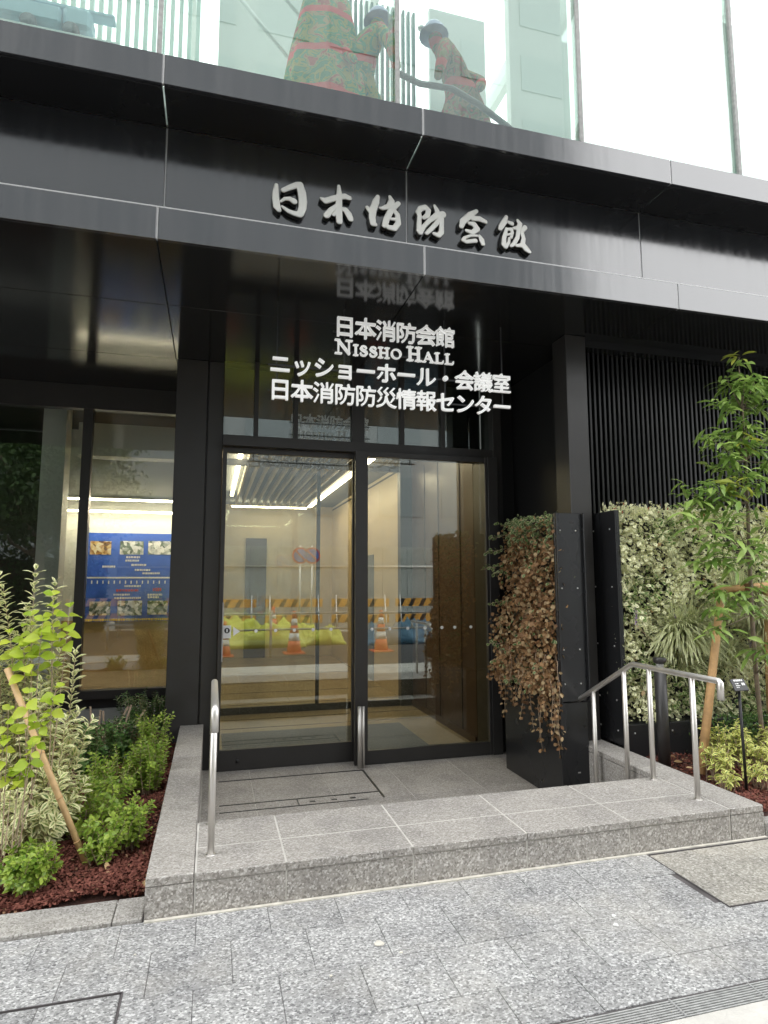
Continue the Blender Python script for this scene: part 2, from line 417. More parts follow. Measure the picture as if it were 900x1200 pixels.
struct(box("sand_joint", -.26, 3.29, 3.205, 3.2245, -.02, .0065, sand))
# service covers filled with paving
def cover(label, cv, inset, mat):
    t = thing("service_cover", label, "cover", ((cv[0] + cv[1]) / 2, (cv[2] + cv[3]) / 2, 0))
    x0, x1, y0, y1 = cv
    for nm in (("frame_bar", x0, x1, y0, y0 + .0045), ("frame_bar", x0, x1, y1 - .0045, y1), ("frame_bar", x0, x0 + .0045, y0 + .0045, y1 - .0045), ("frame_bar", x1 - .0045, x1, y0 + .0045, y1 - .0045)):
        box(nm[0], nm[1], nm[2], nm[3], nm[4], -.03, .0035, darkjoint, t)
    n = max(1, round((x1 - x0) / .33))
    w = (x1 - x0 - .016) / n
    for i in range(n):
        box("paving_insert", x0 + .009 + i * w, x0 + .007 + (i + 1) * w, y0 + .008, y1 - .008, -.03, .0, mat, t, .003)
cover("tan granite filled service cover beside the right end of the step", COVER_R, .01, gran_tan)
cover("granite filled service cover at the bottom left corner of the pavement", COVER_L, .01, gran_pave)
dr = thing("drain_grate", "slotted steel drain grate across the pavement at lower right", "drain", (2, 2.08, 0))
box("channel", -20, 20, 2.03, 2.133, -.12, -.035, blackp, dr)
for yy in np.linspace(2.040, 2.123, 8):
    box("grate_bar", -20, 20, yy - .0032, yy + .0032, -.035, .001, galv, dr)
xx = -3.0
while xx < 6:
    box("grate_joint", xx - .004, xx + .004, 2.034, 2.129, -.04, .0035, joint_m, dr); xx += .36
# litter on the pavement
for (px, py, s) in ((719, 1073, .012), (722, 1084, .014), (445, 1106, .024), (388, 1144, .007), (470, 1116, .008), (158, 1119, .006)):
    p = onz(px, py, .002)
    pts = [(p[0] + s * math.cos(a) * rnd.uniform(.6, 1.1), p[1] + s * math.sin(a) * rnd.uniform(.6, 1.1), z) for z in (.002, .005) for a in np.linspace(0, 6.28, 8)[:-1]]
    fc = [tuple(range(7))[::-1], tuple(range(7, 14))] + [(i, (i + 1) % 7, 7 + (i + 1) % 7, 7 + i) for i in range(7)]
    o = meshobj("paper_scrap", pts, fc, white_p if px > 700 else sand); tag(o, "stained", "litter")
    o["label"] = {719: "upper of two white paper scraps on the right pavement", 722: "lower of two white paper scraps on the right pavement", 445: "cream mortar blob on pavement below the step centre", 388: "tiny pale mortar crumb low in front of the step",
                  470: "small pale crumb right of the cream mortar blob", 158: "tiny sandy crumb on pavement left of the step"}[px]

# ------------------------------------------------------------------ entrance steps
st = struct(box("entrance_steps", -.045, 3.045, 3.2308, 3.86, -.30, .1838, mortar))
XJ = [-.04, .387, 1.04, 1.69, 2.34, 3.04]
for i in range(5):
    box("tread_slab", XJ[i] + .003, XJ[i + 1] - .003, 3.222, 3.512, .148, .185, gran_step, st, .003)
    box("tread_slab", XJ[i] + .003, XJ[i + 1] - .003, 3.518, 3.872, .148, .185, gran_step, st, .003)
    box("riser_slab", XJ[i] + .003, XJ[i + 1] - .003, 3.2285, 3.24, -.02, .1435, gran_step, st, .002)
    box("riser_slab", XJ[i] + .003, XJ[i + 1] - .003, 3.861, 3.870, -.03, .144, gran_step, st, .002)
    box("tread_slab", XJ[i] + .003, XJ[i + 1] - .003, 3.872, 4.17, -.07, -.0325, gran_step, st, .003)
    box("riser_slab", XJ[i] + .003, XJ[i + 1] - .003, 4.15, 4.162, -.25, -.0745, gran_step, st, .002)
box("step_core", -.04, 3.04, 3.8705, 4.148, -.30, -.0745, mortar, st)
# side walls with capping stones
def side_wall(name, x0, x1, yend, ys):
    w = struct(box(name, x0 + .012, x1 - .012, 3.245, yend, -.30, .140, plinth_m))
    box("end_slab", x0, x1, 3.2275, 3.2445, -.02, .143, gran_step, w, .002)
    for a, b2 in zip(ys[:-1], ys[1:]):
        box("capping_slab", x0, x1, a + .0015, b2 - .0015, .1455, .186, gran_step, w, .004)
        box("facing_slab", x0, x0 + .0115, a + .0015, b2 - .0015, -.28, .1425, gran_step, w, .001)
        box("facing_slab", x1 - .0115, x1, a + .0015, b2 - .0015, -.28, .1425, gran_step, w, .001)
side_wall("left_side_wall", -.262, -.048, 6.42, [3.2235, 3.74, 4.42, 5.3, 6.42])
side_wall("right_side_wall", 3.048, 3.29, 4.96, [3.2235, 4.05, 4.96])
# sunken landing
ld = struct(box("landing", -.048, 3.6, 4.15, 6.62, -.45, FLOOR_Z - .0025, mortar))
XL = [-.04, .387, 1.04, 1.69, 2.34, 2.99, 3.58]
YL = [4.165, 4.42, 5.26, 6.04, 6.60]
for i in range(6):
    for j in range(4):
        box("floor_slab", XL[i] + .0025, XL[i + 1] - .0025, YL[j] + .0025, YL[j + 1] - .0025, FLOOR_Z - .03, FLOOR_Z + rnd.uniform(-.001, .001), gran_step, ld, .002)
# steel-edged hatch in the landing (sliding door sensor mat)
for (a, b2, c, d) in ((.1, 1.44, 6.03, 6.045), (.1, 1.44, 5.40, 5.412), (.1, 1.30, 5.24, 5.25), (1.43, 1.447, 5.25, 6.03), (.72, .73, 5.25, 5.40)):
    box("hatch_edge", a, b2, c, d, FLOOR_Z - .01, FLOOR_Z + .0045, blackp, ld)
for px in (.82, 1.0, 1.16):
    box("hatch_lug", px, px + .045, 5.30, 5.325, FLOOR_Z - .01, FLOOR_Z + .004, blackp, ld)

# planting beds
def bed(name, x0, x1, y0, y1, z, nchips, keep):
    nx, ny = 40, 40
    V = []; Fc = []
    for j in range(ny + 1):
        for i in range(nx + 1):
            x = x0 + (x1 - x0) * i / nx; y = y0 + (y1 - y0) * j / ny
            edge = min(i, nx - i, j, ny - j)
            h = .018 * math.sin(x * 5 + y * 3) + .014 * math.sin(x * 11 - y * 7)
            V.append((x, y, z + (h if edge > 0 else -.02)))
    for j in range(ny):
        for i in range(nx):
            a = j * (nx + 1) + i; Fc.append((a, a + 1, a + nx + 2, a + nx + 1))
    b2 = struct(meshobj(name, V, Fc, earth, smooth=True))
    n = nchips
    P = np.stack([nrng.uniform(max(x0, -3.4) + .02, min(x1, 5.6) - .02, n), y0 + .02 + (y1 - y0 - .04) * nrng.uniform(0, 1, n) ** 1.6, np.zeros(n)], 1)
    sel = keep(P[:, 0], P[:, 1]); P = P[sel]; n = len(P)
    P[:, 2] = z + .018 * np.sin(P[:, 0] * 5 + P[:, 1] * 3) + .014 * np.sin(P[:, 0] * 11 - P[:, 1] * 7) + nrng.uniform(.0, .018, n)
    A = nrng.normal(size=(n, 3)); A[:, 2] *= .35
    N = nrng.normal(size=(n, 3)) * .5 + np.array([0, 0, 1])
    t = np.where(nrng.uniform(size=n) > .965, 1.0, nrng.uniform(0, .6, n))
    leaves("bark_mulch", P, A, N, nrng.uniform(.014, .034, n), nrng.uniform(.010, .020, n), mulch_m, b2, tint=t)
    return b2
bed("planting_bed_left", -6, -.265, 3.44, 7.60, .02, 100000, lambda x, y: (x > -3.4))
bed("planting_bed_right", 3.293, 9, 3.30, 4.62, .08, 16000, lambda x, y: (x < 5.6))
kb = struct(box("bed_kerb_left", -8, -.265, 3.2455, 3.438, -.2, -.006, darkjoint))
x = -4.0
while x < -.27:
    x1 = min(x + .9, -.268)
    box("kerb_stone", x + .002, x1 - .002, 3.228, 3.44, -.06, .016, gran_kerb, kb, .004); x += .9
kb = struct(box("bed_kerb_right", 3.295, 9, 3.2455, 3.300, -.2, .05, darkjoint))
x = 3.295
while x < 8.5:
    box("kerb_stone", x + .002, x + .898, 3.228, 3.302, -.06, .085, gran_kerb, kb, .004); x += .9

# ================================================================== BUILDING
B = thing("entrance_building", "black metal clad hall building with glazed entrance under a deep canopy", "building", (1.5, 6.4, 0))
FJ = [-7.0, -4.66, -2.54, -.42, 1.45, 3.69, 5.93, 8.2, 10.4]
FY, SZ = 4.136, 3.807
for i in range(len(FJ) - 1):
    a, b2 = FJ[i] + .006, FJ[i + 1] - .006
    box("fascia_panel", a, b2, FY, FY + .03, SZ, 4.03, fascia_m, B, .003)
    box("fascia_panel", a, b2, FY, FY + .03, 4.925, 5.146, fascia_m, B, .003)
    box("band_panel", a, b2, 4.56, 4.59, 4.033, 4.919, fascia_m, B, .002)
    box("canopy_soffit_panel", a, b2, FY + .031, 4.559, 4.921, 4.945, black, B, .002)
    # raised joint strips catch the light
    box("joint_strip", FJ[i] - .0055, FJ[i] + .0055, FY + .004, FY + .028, SZ + .002, 4.028, joint_m, B)
    box("joint_strip", FJ[i] - .0055, FJ[i] + .0055, FY + .004, FY + .028, 4.927, 5.144, joint_m, B)
    box("joint_strip", FJ[i] - .0055, FJ[i] + .0055, 4.564, 4.588, 4.036, 4.917, joint_m, B)
box("trim_strip", -7, 10.4, FY + .003, FY + .028, 4.0305, 4.0395, joint_m, B)
box("canopy_top", -7, 10.4, FY + .031, 4.559, 4.0, 4.030, black, B)
box("parapet_top", -7, 10.4, FY + .031, 4.36, 5.10, 5.14, black, B)
SY = [FY + .031, 5.17, 6.46, 7.66]
for j in range(3):
    for i in range(len(FJ) - 1):
        if FJ[i] > 3 and j > 0: continue
        box("soffit_panel", FJ[i] + .004, FJ[i + 1] - .004, SY[j] + (.004 if j else 0), SY[j + 1] - .004, SZ + .001, SZ + .025, soffit_m, B, .002)
box("ceiling_slab", -7, 10.4, 4.60, 16, SZ + .03, 4.9, blackp, B)

# column and left glazing
box("column", -.405, -.102, 6.43, 6.95, -.05, SZ, bronze, B, .004)
box("column_trim", -.1, -.092, 6.455, 6.60, FLOOR_Z, SZ, blackp, B)
box("door_jamb", -.09, .06, 6.44, 6.60, FLOOR_Z, SZ, bronze, B, .003)
GY = 7.66
box("head_beam", -7, -.41, GY - .06, GY + .06, 3.53, SZ, bronze, B)
box("sill_beam", -7, -.41, GY - .06, GY + .08, .27, .36, bronze, B)
box("plinth", -7, -.41, GY - .02, GY + .20, -.2, .155, plinth_m, B)
box("plinth_shadow_gap", -7, -.41, GY + .03, GY + .20, .156, .269, blackp, B)
for xm in (-1.43, -3.6, -5.8):
    box("mullion", xm - .05, xm + .05, GY - .05, GY + .07, .361, 3.529, bronze, B)
for a, b2 in ((-7, -5.86), (-5.74, -3.66), (-3.54, -1.49), (-1.37, -.42)):
    box("glass_pane", a, b2, GY, GY + .012, .362, 3.528, g_left, B)
box("side_return", -.405, -.36, 6.951, 7.6, -.1, SZ, bronze, B)
# inner lobby behind the left glazing
box("lobby_floor", -7, 3.5, 6.63, 15.5, -.45, FLOOR_Z - .003, lobfloor, B)
box("gallery_floor", -7, -.42, GY + .21, 9.9, -.2, .27, lobfloor, B)
box("gold_wall", -2.3, -.1, 9.9, 10.0, .27, 1.0, gold, B)
box("gallery_wall", -2.3, -.1, 9.9, 10.0, 1.0, 3.8, offwhite, B)
box("pale_column", -2.06, -1.80, 8.3, 8.6, .27, 3.8, offwhite, B)
box("dark_gallery_wall", -7, -2.31, 10.2, 10.3, .27, 3.8, blackp, B)
box("gallery_partition", -.1, 0.0, 7.0, 15.4, FLOOR_Z, 3.8, beige, B)
lamp_g = plain("gallery_lamp", (1, .9, .7), .5, emit=(1, .85, .60), estr=24)
for zz, yy in ((2.66, 9.1), (2.55, 9.60)):
    box("light_strip", -2.2, -.12, yy, yy + .03, zz, zz + .02, lamp_g, B)
    box("added_light_shield", -2.21, -.115, yy - .03, yy + .06, zz + .022, zz + .07, offwhite, B)  # opaque cover added to keep the strip out of the soffit reflection
box("ceiling_beam", -1.8, -.12, 9.0, 9.25, 3.25, 3.7, offwhite, B)

# door zone
def frame_box(nm, x0, x1, y0, y1, z0, z1, parent=B, mat=bronze): return box(nm, x0, x1, y0, y1, z0, z1, mat, parent, .002)
HZ0, HZ1 = 2.905, 3.01
frame_box("door_header", .061, 2.98, 6.26, 6.58, HZ0, HZ1)
frame_box("door_jamb", 2.875, 2.985, 6.17, 6.58, FLOOR_Z, HZ0 - .001)
frame_box("transom_jamb", 2.985, 3.09, 6.26, 6.58, FLOOR_Z, SZ)
for xm, w in ((.385, .022), (.79, .022), (1.455, .07), (1.95, .022), (2.42, .022)):
    frame_box("transom_mullion", xm - w, xm + w, 6.33, 6.42, HZ1 + .001, SZ - .001)
for a, b2 in ((.062, .362), (.408, .767), (.813, 1.384), (1.526, 1.927), (1.973, 2.397), (2.443, 2.983)):
    box("transom_pane", a, b2, 6.37, 6.38, HZ1 + .002, SZ - .002, g_door, B)
frame_box("transom_back", .061, 2.98, 6.60, 6.62, HZ1, SZ, mat=blackp)
def leaf_door(name, x0, x1, yf, sl, sr, rb):
    d = bpy.data.objects.new(name, None); link(d, B, ((x0 + x1) / 2, yf + .03, FLOOR_Z))
    z0 = FLOOR_Z + .004; z1 = HZ0 - .004
    box("stile", x0, x0 + sl, yf, yf + .06, z0, z1, bronze, d, .002)
    box("stile", x1 - sr, x1, yf, yf + .06, z0, z1, bronze, d, .002)
    box("bottom_rail", x0 + sl, x1 - sr, yf + .002, yf + .058, z0, z0 + rb, bronze, d, .002)
    box("top_rail", x0 + sl, x1 - sr, yf + .002, yf + .058, z1 - .055, z1, bronze, d, .002)
    box("glass_pane", x0 + sl, x1 - sr, yf + .024, yf + .034, z0 + rb, z1 - .055, g_door, d)
    return d
dl = leaf_door("sliding_door", .065, 1.50, 6.34, .04, .10, .19); dl["label"] = "left sliding leaf with round lock in its bottom rail"
drr = leaf_door("fixed_door_panel", 1.395, 2.873, 6.18, .13, .03, .13)
frame_box("door_floor_ledge", 1.53, 2.873, 6.245, 6.33, FLOOR_Z, FLOOR_Z + .10)
lathe("lock", [(.017, 0), (.017, .01)], (.275, 6.338, FLOOR_Z + .09), blackp, dl, 12).rotation_euler = (R(90), 0, 0)
def dot(x, y, z, r, parent):
    V = [(x + r * math.cos(t), y, z + r * math.sin(t)) for t in np.linspace(0, 2 * math.pi, 13)[:-1]]
    V += [(a, y + .001, c) for a, _, c in V]
    Fc = [tuple(range(12)), tuple(range(12, 24))[::-1]] + [(i, 12 + i, 12 + (i + 1) % 12, (i + 1) % 12) for i in range(12)]
    return meshobj("safety_dot", V, Fc, white_dot, parent)
for px in (300, 323, 345, 367, 388):
    p = ony(px, 741 - (px - 300) * .065, 6.36); dot(p[0], 6.3625, 1.065, .017, dl)
for px in (436, 457, 478, 498, 518, 533, 552):
    p = ony(px, 737, 6.2); dot(p[0], 6.2025, 1.07, .017, drr)
p = ony(266, 741, 6.36)
box("auto_door_sticker", p[0] - .038, p[0] + .038, 6.3615, 6.363, 1.0, 1.125, white_dot, dl)
o = dot(p[0], 6.3605, 1.075, .027, dl); o.data.materials.clear(); o.data.materials.append(blackp); o.name = "sticker_symbol"
box("sticker_symbol", p[0] - .008, p[0] + .008, 6.3585, 6.3595, 1.06, 1.09, white_dot, dl)
p = ony(277, 741, 6.36)
meshobj("sticker_arrow", [(p[0] - .03, 6.362, 1.11), (p[0] - .03, 6.362, 1.02), (p[0] + .035, 6.362, 1.065), (p[0] - .03, 6.363, 1.11), (p[0] - .03, 6.363, 1.02), (p[0] + .035, 6.363, 1.065)],
        [(0, 1, 2), (5, 4, 3), (0, 3, 4, 1), (1, 4, 5, 2), (2, 5, 3, 0)], white_dot, dl)
for xx in (.10, ):
    box("door_pull", xx, xx + .012, 6.325, 6.339, .78, 1.35, joint_m, dl)

# right of the door: black recess, post, louvres
box("recess_wall", 3.091, 3.60, 6.40, 6.50, FLOOR_Z, SZ, blackp, B)
box("recess_return", 3.30, 3.40, 5.10, 6.40, FLOOR_Z, SZ, blackp, B)
box("recess_trim", 3.10, 3.115, 6.385, 6.399, FLOOR_Z, SZ, bronze, B)
box("corner_post", 3.065, 3.275, 4.86, 5.09, FLOOR_Z, SZ, bronze, B, .004)
box("corner_post_trim", 3.278, 3.295, 4.90, 5.09, FLOOR_Z, SZ, fascia_m, B, .002)
box("louvre_head", 3.30, 10.4, 4.93, 5.2, 3.74, SZ, black, B)
box("louvre_backing", 3.30, 10.4, 5.16, 5.2, -.3, 3.739, blackp, B)
x = 3.315
while x < 8.2:
    box("louvre_slat", x, x + .024, 5.05, 5.155, -.2, 3.738, louvre_m, B, .003); x += .053

# lobby behind the doors
box("right_lobby_wall", 2.88, 2.95, 6.60, 8.9, FLOOR_Z, 3.8, brown, B)
for yy in (7.0, 7.75, 8.3):
    box("wall_panel_joint", 2.872, 2.879, yy, yy + .012, FLOOR_Z, 3.2, blackp, B)
box("lobby_pillar", 2.70, 2.95, 8.901, 9.05, FLOOR_Z, 3.8, blackp, B)
box("right_lobby_wall", 2.88, 2.95, 9.051, 15.4, FLOOR_Z, 3.8, beige, B)
box("wall_shadow_gap", 2.872, 2.879, 9.06, 15.4, 3.33, 3.36, blackp, B)
box("wall_opening", 2.868, 2.879, 11.2, 12.2, FLOOR_Z, 2.05, grey_ceil, B)
box("back_lobby_wall", 0, 2.95, 15.4, 15.5, FLOOR_Z, 3.8, beige, B)
box("back_lobby_door", .75, 1.25, 15.36, 15.399, FLOOR_Z, 2.6, brown, B)
box("back_lobby_panel", 0.02, .62, 15.37, 15.399, FLOOR_Z, 2.6, beige, B)
box("lobby_ceiling", 0, 2.95, 6.63, 15.4, 3.42, 3.5, grey_ceil, B)
for i in range(11):
    x = .45 + i * .155
    box("ceiling_slat", x, x + .035, 6.8, 14.6, 3.30, 3.40, slat_m, B)
box("light_strip", .30, .36, 6.8, 13.0, 3.30, 3.33, lamp_w, B)
box("light_strip", 2.13, 2.21, 6.8, 14.6, 3.30, 3.33, lamp_w, B)
box("light_strip", .37, 2.12, 14.7, 14.76, 3.28, 3.31, lamp_w, B)
box("entrance_mat", .15, 2.35, 6.66, 7.85, FLOOR_Z - .002, FLOOR_Z + .010, mat_grey, B)
for zz in (0,):
    box("mat_joint", 1.45, 1.46, 6.66, 7.85, FLOOR_Z + .0101, FLOOR_Z + .012, blackp, B)
    box("mat_joint", .15, 2.35, 7.2, 7.21, FLOOR_Z + .0101, FLOOR_Z + .0118, blackp, B)
for yy in (8.1, 8.6, 9.6, 10.6, 11.6, 12.6):
    box("floor_joint", .02, 2.86, yy, yy + .006, FLOOR_Z - .0031, FLOOR_Z + .001, darkjoint, B)
box("skirting", 2.862, 2.879, 6.61, 8.9, FLOOR_Z, FLOOR_Z + .08, brown, B)
# inner sliding door
idoor = bpy.data.objects.new("inner_door", None); link(idoor, B, (1.4, 8.95, FLOOR_Z))
box("bottom_rail", .02, 2.69, 8.93, 8.98, FLOOR_Z, FLOOR_Z + .09, blackp, idoor)
box("top_rail", .02, 2.69, 8.93, 8.98, 3.2, 3.29, bronze, idoor)
for xm in (.06, 1.44):
    box("stile", xm, xm + .05, 8.932, 8.978, FLOOR_Z + .091, 3.199, bronze, idoor)
box("glass_pane", .111, 1.419, 8.95, 8.96, FLOOR_Z + .091, 3.199, g_in, idoor)

# upper storey
UY = 4.34
for a, b2 in zip([-7, -3.9, -2.16, -.46, 1.27, 2.88, 4.51, 6.14, 7.77], [-3.9, -2.16, -.46, 1.27, 2.88, 4.51, 6.14, 7.77, 10.4]):
    k = UY / 4.236
    a *= k if a > -5 else 1; b2 *= k if b2 < 10 else 1
    box("upper_glass_pane", a + .008, b2 - .008, UY, UY + .012, 5.141, 8.6, g_upper, B)
    box("upper_mullion", b2 - .0078, b2 + .0078, UY - .015, UY + .014, 5.141, 8.6, galv, B)
    box("mullion_cap", b2 - .017, b2 + .017, UY - .035, UY - .0155, 5.141, 8.6, galv, B)
    box("glass_fin", b2 - .006, b2 + .006, UY + .015, UY + .22, 5.141, 8.6, g_in, B)
box("upper_floor", -7, 10.4, UY + .23, 12, 4.95, 5.10, offwhite, B)
box("stage", -6.9, 10.3, 4.75, 11.8, 5.101, 5.40, offwhite, B)
box("upper_back_wall", -7, 10.4, 11.9, 12, 5.1, 8.6, offwhite, B)
for i in range(9):  # glass roof out of view, added so sky light fills the hall
    box("added_skylight_beam", -7 + i * 2.17, -6.9 + i * 2.17, 4.31, 11.9, 8.65, 9.0, offwhite, B)
    if i < 8: box("added_skylight_pane", -6.899 + i * 2.17, -7.001 + (i + 1) * 2.17, 4.31, 11.9, 8.8, 8.812, g_in, B)
box("upper_roof_fascia", -7, 10.4, 4.14, 4.3, 8.6, 9.0, fascia_m, B)
screen_m = plain("pale_green_screen", (.55, .70, .62), .5)
V = []
def slat_screen(x0, x1, y, z0, z1, pitch, mat):
    bm = bmesh.new(); x = x0
    while x < x1:
        r = bmesh.ops.create_cube(bm, size=1)
        bmesh.ops.scale(bm, vec=(pitch * .45, .06, z1 - z0), verts=r['verts'])
        bmesh.ops.translate(bm, vec=(x - (x0 + x1) / 2, 0, 0), verts=r['verts']); x += pitch
    me = bpy.data.meshes.new("slat_screen"); bm.to_mesh(me); bm.free(); me.materials.append(mat)
    o = bpy.data.objects.new("slat_screen", me); link(o, B, ((x0 + x1) / 2, y, (z0 + z1) / 2)); return o
dark_screen = plain("dark_green_screen", (.10, .20, .17), .5)
slat_screen(-2.6, -.25, 6.2, 5.4, 8.6, .085, screen_m)
slat_screen(.95, 1.85, 5.5, 5.4, 7.35, .055, dark_screen)
box("white_partition", -.1, .85, 6.4, 6.5, 5.4, 8.6, offwhite, B)
box("white_partition", 2.1, 2.75, 5.75, 5.8, 5.4, 7.75, white_p, B)
box("white_partition", 3.05, 7.5, 5.75, 5.85, 5.4, 8.6, offwhite, B)
tube("stair_rail", [(-.2, 5.7, 7.6), (.9, 5.7, 6.4)], .02, white_p, B)
tube("stair_rail", [(-.2, 5.7, 8.2), (1.0, 5.7, 6.9)], .02, white_p, B)
# building mass behind
box("side_wall", -7.2, -7.01, 4.3, 16, -.3, 9, fascia_m, B)
box("side_wall", 10.41, 10.6, 4.3, 16, -.3, 9, fascia_m, B)
box("rear_wall", -7.2, 10.6, 16, 16.2, -.3, 9, fascia_m, B)

# ================================================================== LETTERING
def curve_to_mesh(cu, name):
    ob = bpy.data.objects.new("tmp_curve", cu); COL.objects.link(ob)
    dg = bpy.context.evaluated_depsgraph_get(); dg.update()
    me = bpy.data.meshes.new_from_object(ob.evaluated_get(dg), depsgraph=dg)
    bpy.data.objects.remove(ob); bpy.data.curves.remove(cu)
    n = len(me.vertices); co = np.empty(n * 3); me.vertices.foreach_get("co", co); co = co.reshape(-1, 3)
    co = np.stack([co[:, 0], -co[:, 2], co[:, 1]], 1)
    me.vertices.foreach_set("co", co.ravel()); me.update(); me.name = name
    me.materials.clear()
    return me, co
def contours(S, x0, z0, h):
    """closed outlines of S<0 on a grid (marching squares)"""
    nz_, nx_ = S.shape
    nxt = {}
    def ex(i, j, k):   # point on a cell edge, keyed so neighbours share it
        return (i, j, k)
    def pos(e):
        i, j, k = e
        if k == 0: a, b2 = S[j, i], S[j, i + 1]; t = a / (a - b2); return (x0 + (i + t) * h, z0 + j * h)
        a, b2 = S[j, i], S[j + 1, i]; t = a / (a - b2); return (x0 + i * h, z0 + (j + t) * h)
    ins = S < 0
    for j in range(nz_ - 1):
        for i in range(nx_ - 1):
            c = (ins[j, i], ins[j, i + 1], ins[j + 1, i + 1], ins[j + 1, i])
            code = c[0] + 2 * c[1] + 4 * c[2] + 8 * c[3]
            if code in (0, 15): continue
            b_, r_, t_, l_ = ex(i, j, 0), ex(i + 1, j, 1), ex(i, j + 1, 0), ex(i, j, 1)
            for a, d in {1: [(b_, l_)], 2: [(r_, b_)], 3: [(r_, l_)], 4: [(t_, r_)], 5: [(b_, l_), (t_, r_)], 6: [(t_, b_)], 7: [(t_, l_)], 8: [(l_, t_)],
                         9: [(b_, t_)], 10: [(r_, b_), (l_, t_)], 11: [(r_, t_)], 12: [(l_, r_)], 13: [(b_, r_)], 14: [(l_, b_)]}[code]:
                nxt[a] = d
    out = []
    while nxt:
        s = next(iter(nxt)); c = s; pl = []
        while c in nxt:
            pl.append(pos(c)); c = nxt.pop(c)
        if len(pl) > 5: out.append(pl)
    return out
def strokes_mesh(strokes, h, depth, bev, name, smooth_k=0.0):
    P = np.array([(a, b2) for s in strokes for (a, b2, r) in s]); rm = max(r for s in strokes for (_, _, r) in s)
    x0, z0 = P.min(0) - rm - 3 * h; x1, z1 = P.max(0) + rm + 3 * h
    gx = np.arange(x0, x1, h); gz = np.arange(z0, z1, h)
    GX, GZ = np.meshgrid(gx, gz); S = np.full(GX.shape, 9.0)
    for s in strokes:
        for (ax, az, ar), (bx, bz, br) in zip(s[:-1], s[1:]):
            dx, dz = bx - ax, bz - az; L2 = dx * dx + dz * dz + 1e-12
            t = np.clip(((GX - ax) * dx + (GZ - az) * dz) / L2, 0, 1)
            S = np.minimum(S, np.hypot(GX - ax - t * dx, GZ - az - t * dz) - (ar + (br - ar) * t))
    cu = bpy.data.curves.new("tmp", 'CURVE'); cu.dimensions = '2D'; cu.fill_mode = 'BOTH'
    cu.extrude = depth / 2 - bev; cu.bevel_depth = bev; cu.bevel_resolution = 0
    for pl in contours(S, x0, z0, h):
        sp = cu.splines.new('POLY'); sp.points.add(len(pl) - 1)
        sp.points.foreach_set("co", [v for (a, b2) in pl for v in (a, b2, 0, 1)]); sp.use_cyclic_u = True
    return curve_to_mesh(cu, name)[0]

BY = 4.535    # middle of the brushed letters
def zs(ox, oy, lst):
    o = []
    for (zx, zy, r) in lst:
        p = ony(ox + zx / 9, oy + zy / 9, BY - .022)
        o.append((p[0], p[2], r / 9 * .0066))
    return o
A1, A2, A3, A4 = (310, 205), (400, 215), (470, 230), (530, 235)
BRUSH = [
 [(A1, [(125,105,14),(118,180,27),(118,250,31),(130,330,31),(152,368,20)]), (A1, [(200,160,20),(270,130,25),(345,104,28),(375,106,30)]),
  (A1, [(372,112,34),(395,190,38),(405,280,38),(400,350,36),(375,410,32)]), (A1, [(370,420,26),(310,405,21),(250,380,17),(185,332,8)]), (A1, [(172,278,7),(215,250,13),(270,252,19),(315,280,25)])],
 [(A1, [(783,118,12),(788,200,25),(785,300,30),(786,400,31),(790,490,28)]), (A1, [(595,245,8),(645,272,28),(720,250,29),(790,232,28),(850,226,26),(896,245,20)]),
  (A1, [(770,320,18),(700,372,26),(655,425,29)]), (A2, [(-80,330,14),(-45,292,16),(0,268,18),(45,280,23),(80,330,29),(100,375,24)])],
 [(A2, [(385,140,18),(365,190,33),(335,270,35),(325,350,33),(335,420,27),(358,432,18)]), (A2, [(272,252,14),(300,285,20),(325,320,24)]),
  (A2, [(512,140,12),(530,188,30),(505,240,30),(435,262,16),(412,258,10)]), (A2, [(600,212,22),(560,245,27),(515,300,29),(475,380,31),(458,440,27)]),
  (A2, [(555,278,16),(592,330,23),(600,420,27),(560,474,28),(500,462,22),(472,440,18)]), (A2, [(520,372,12),(565,378,13)])],
 [(A3, [(182,165,26),(205,130,28),(255,116,26),(288,150,25),(280,200,25),(240,225,18)]), (A3, [(190,180,22),(196,210,20),(190,290,23),(190,360,24),(205,386,20)]),
  (A3, [(212,375,18),(240,318,20),(300,255,22),(380,200,32),(440,192,34)]), (A3, [(353,98,10),(375,140,20),(392,185,26)]),
  (A3, [(420,225,22),(370,290,22),(310,352,22),(272,388,18)]), (A3, [(428,225,22),(427,310,22),(425,380,27),(398,412,24),(345,394,13)])],
 [(A4, [(255,112,18),(190,152,33),(112,220,34),(98,270,24)]), (A4, [(215,188,24),(290,194,27),(350,225,19)]),
  (A4, [(178,238,14),(230,250,26),(262,300,30),(215,338,24),(150,316,14)]), (A4, [(265,372,10),(190,370,11),(130,392,14),(112,415,16),(150,434,18),(245,424,21)]), (A4, [(288,372,12),(312,420,26),(326,458,19)])],
 [(A4, [(570,172,16),(550,222,31),(515,275,28),(505,298,18)]), (A4, [(592,228,14),(632,245,20)]), (A4, [(572,300,16),(548,390,22),(545,460,26),(562,488,20)]),
  (A4, [(575,305,14),(620,302,17),(634,335,15),(622,388,14)]), (A4, [(575,362,10),(620,352,10)]), (A4, [(600,400,12),(598,440,13),(570,484,18)]),
  (A4, [(690,208,12),(715,250,25),(700,292,27),(652,292,15)]), (A4, [(766,285,25),(738,322,18)]), (A4, [(700,300,22),(688,390,21),(650,458,22),(622,478,14)]),
  (A4, [(735,335,18),(752,400,20),(742,460,26),(780,510,29),(815,542,17)]), (A4, [(680,476,14),(740,472,24)])]]
t = thing("calligraphy_sign", "silver brush script characters mounted on the black canopy band", "sign", (1.45, 4.56, 4.3))
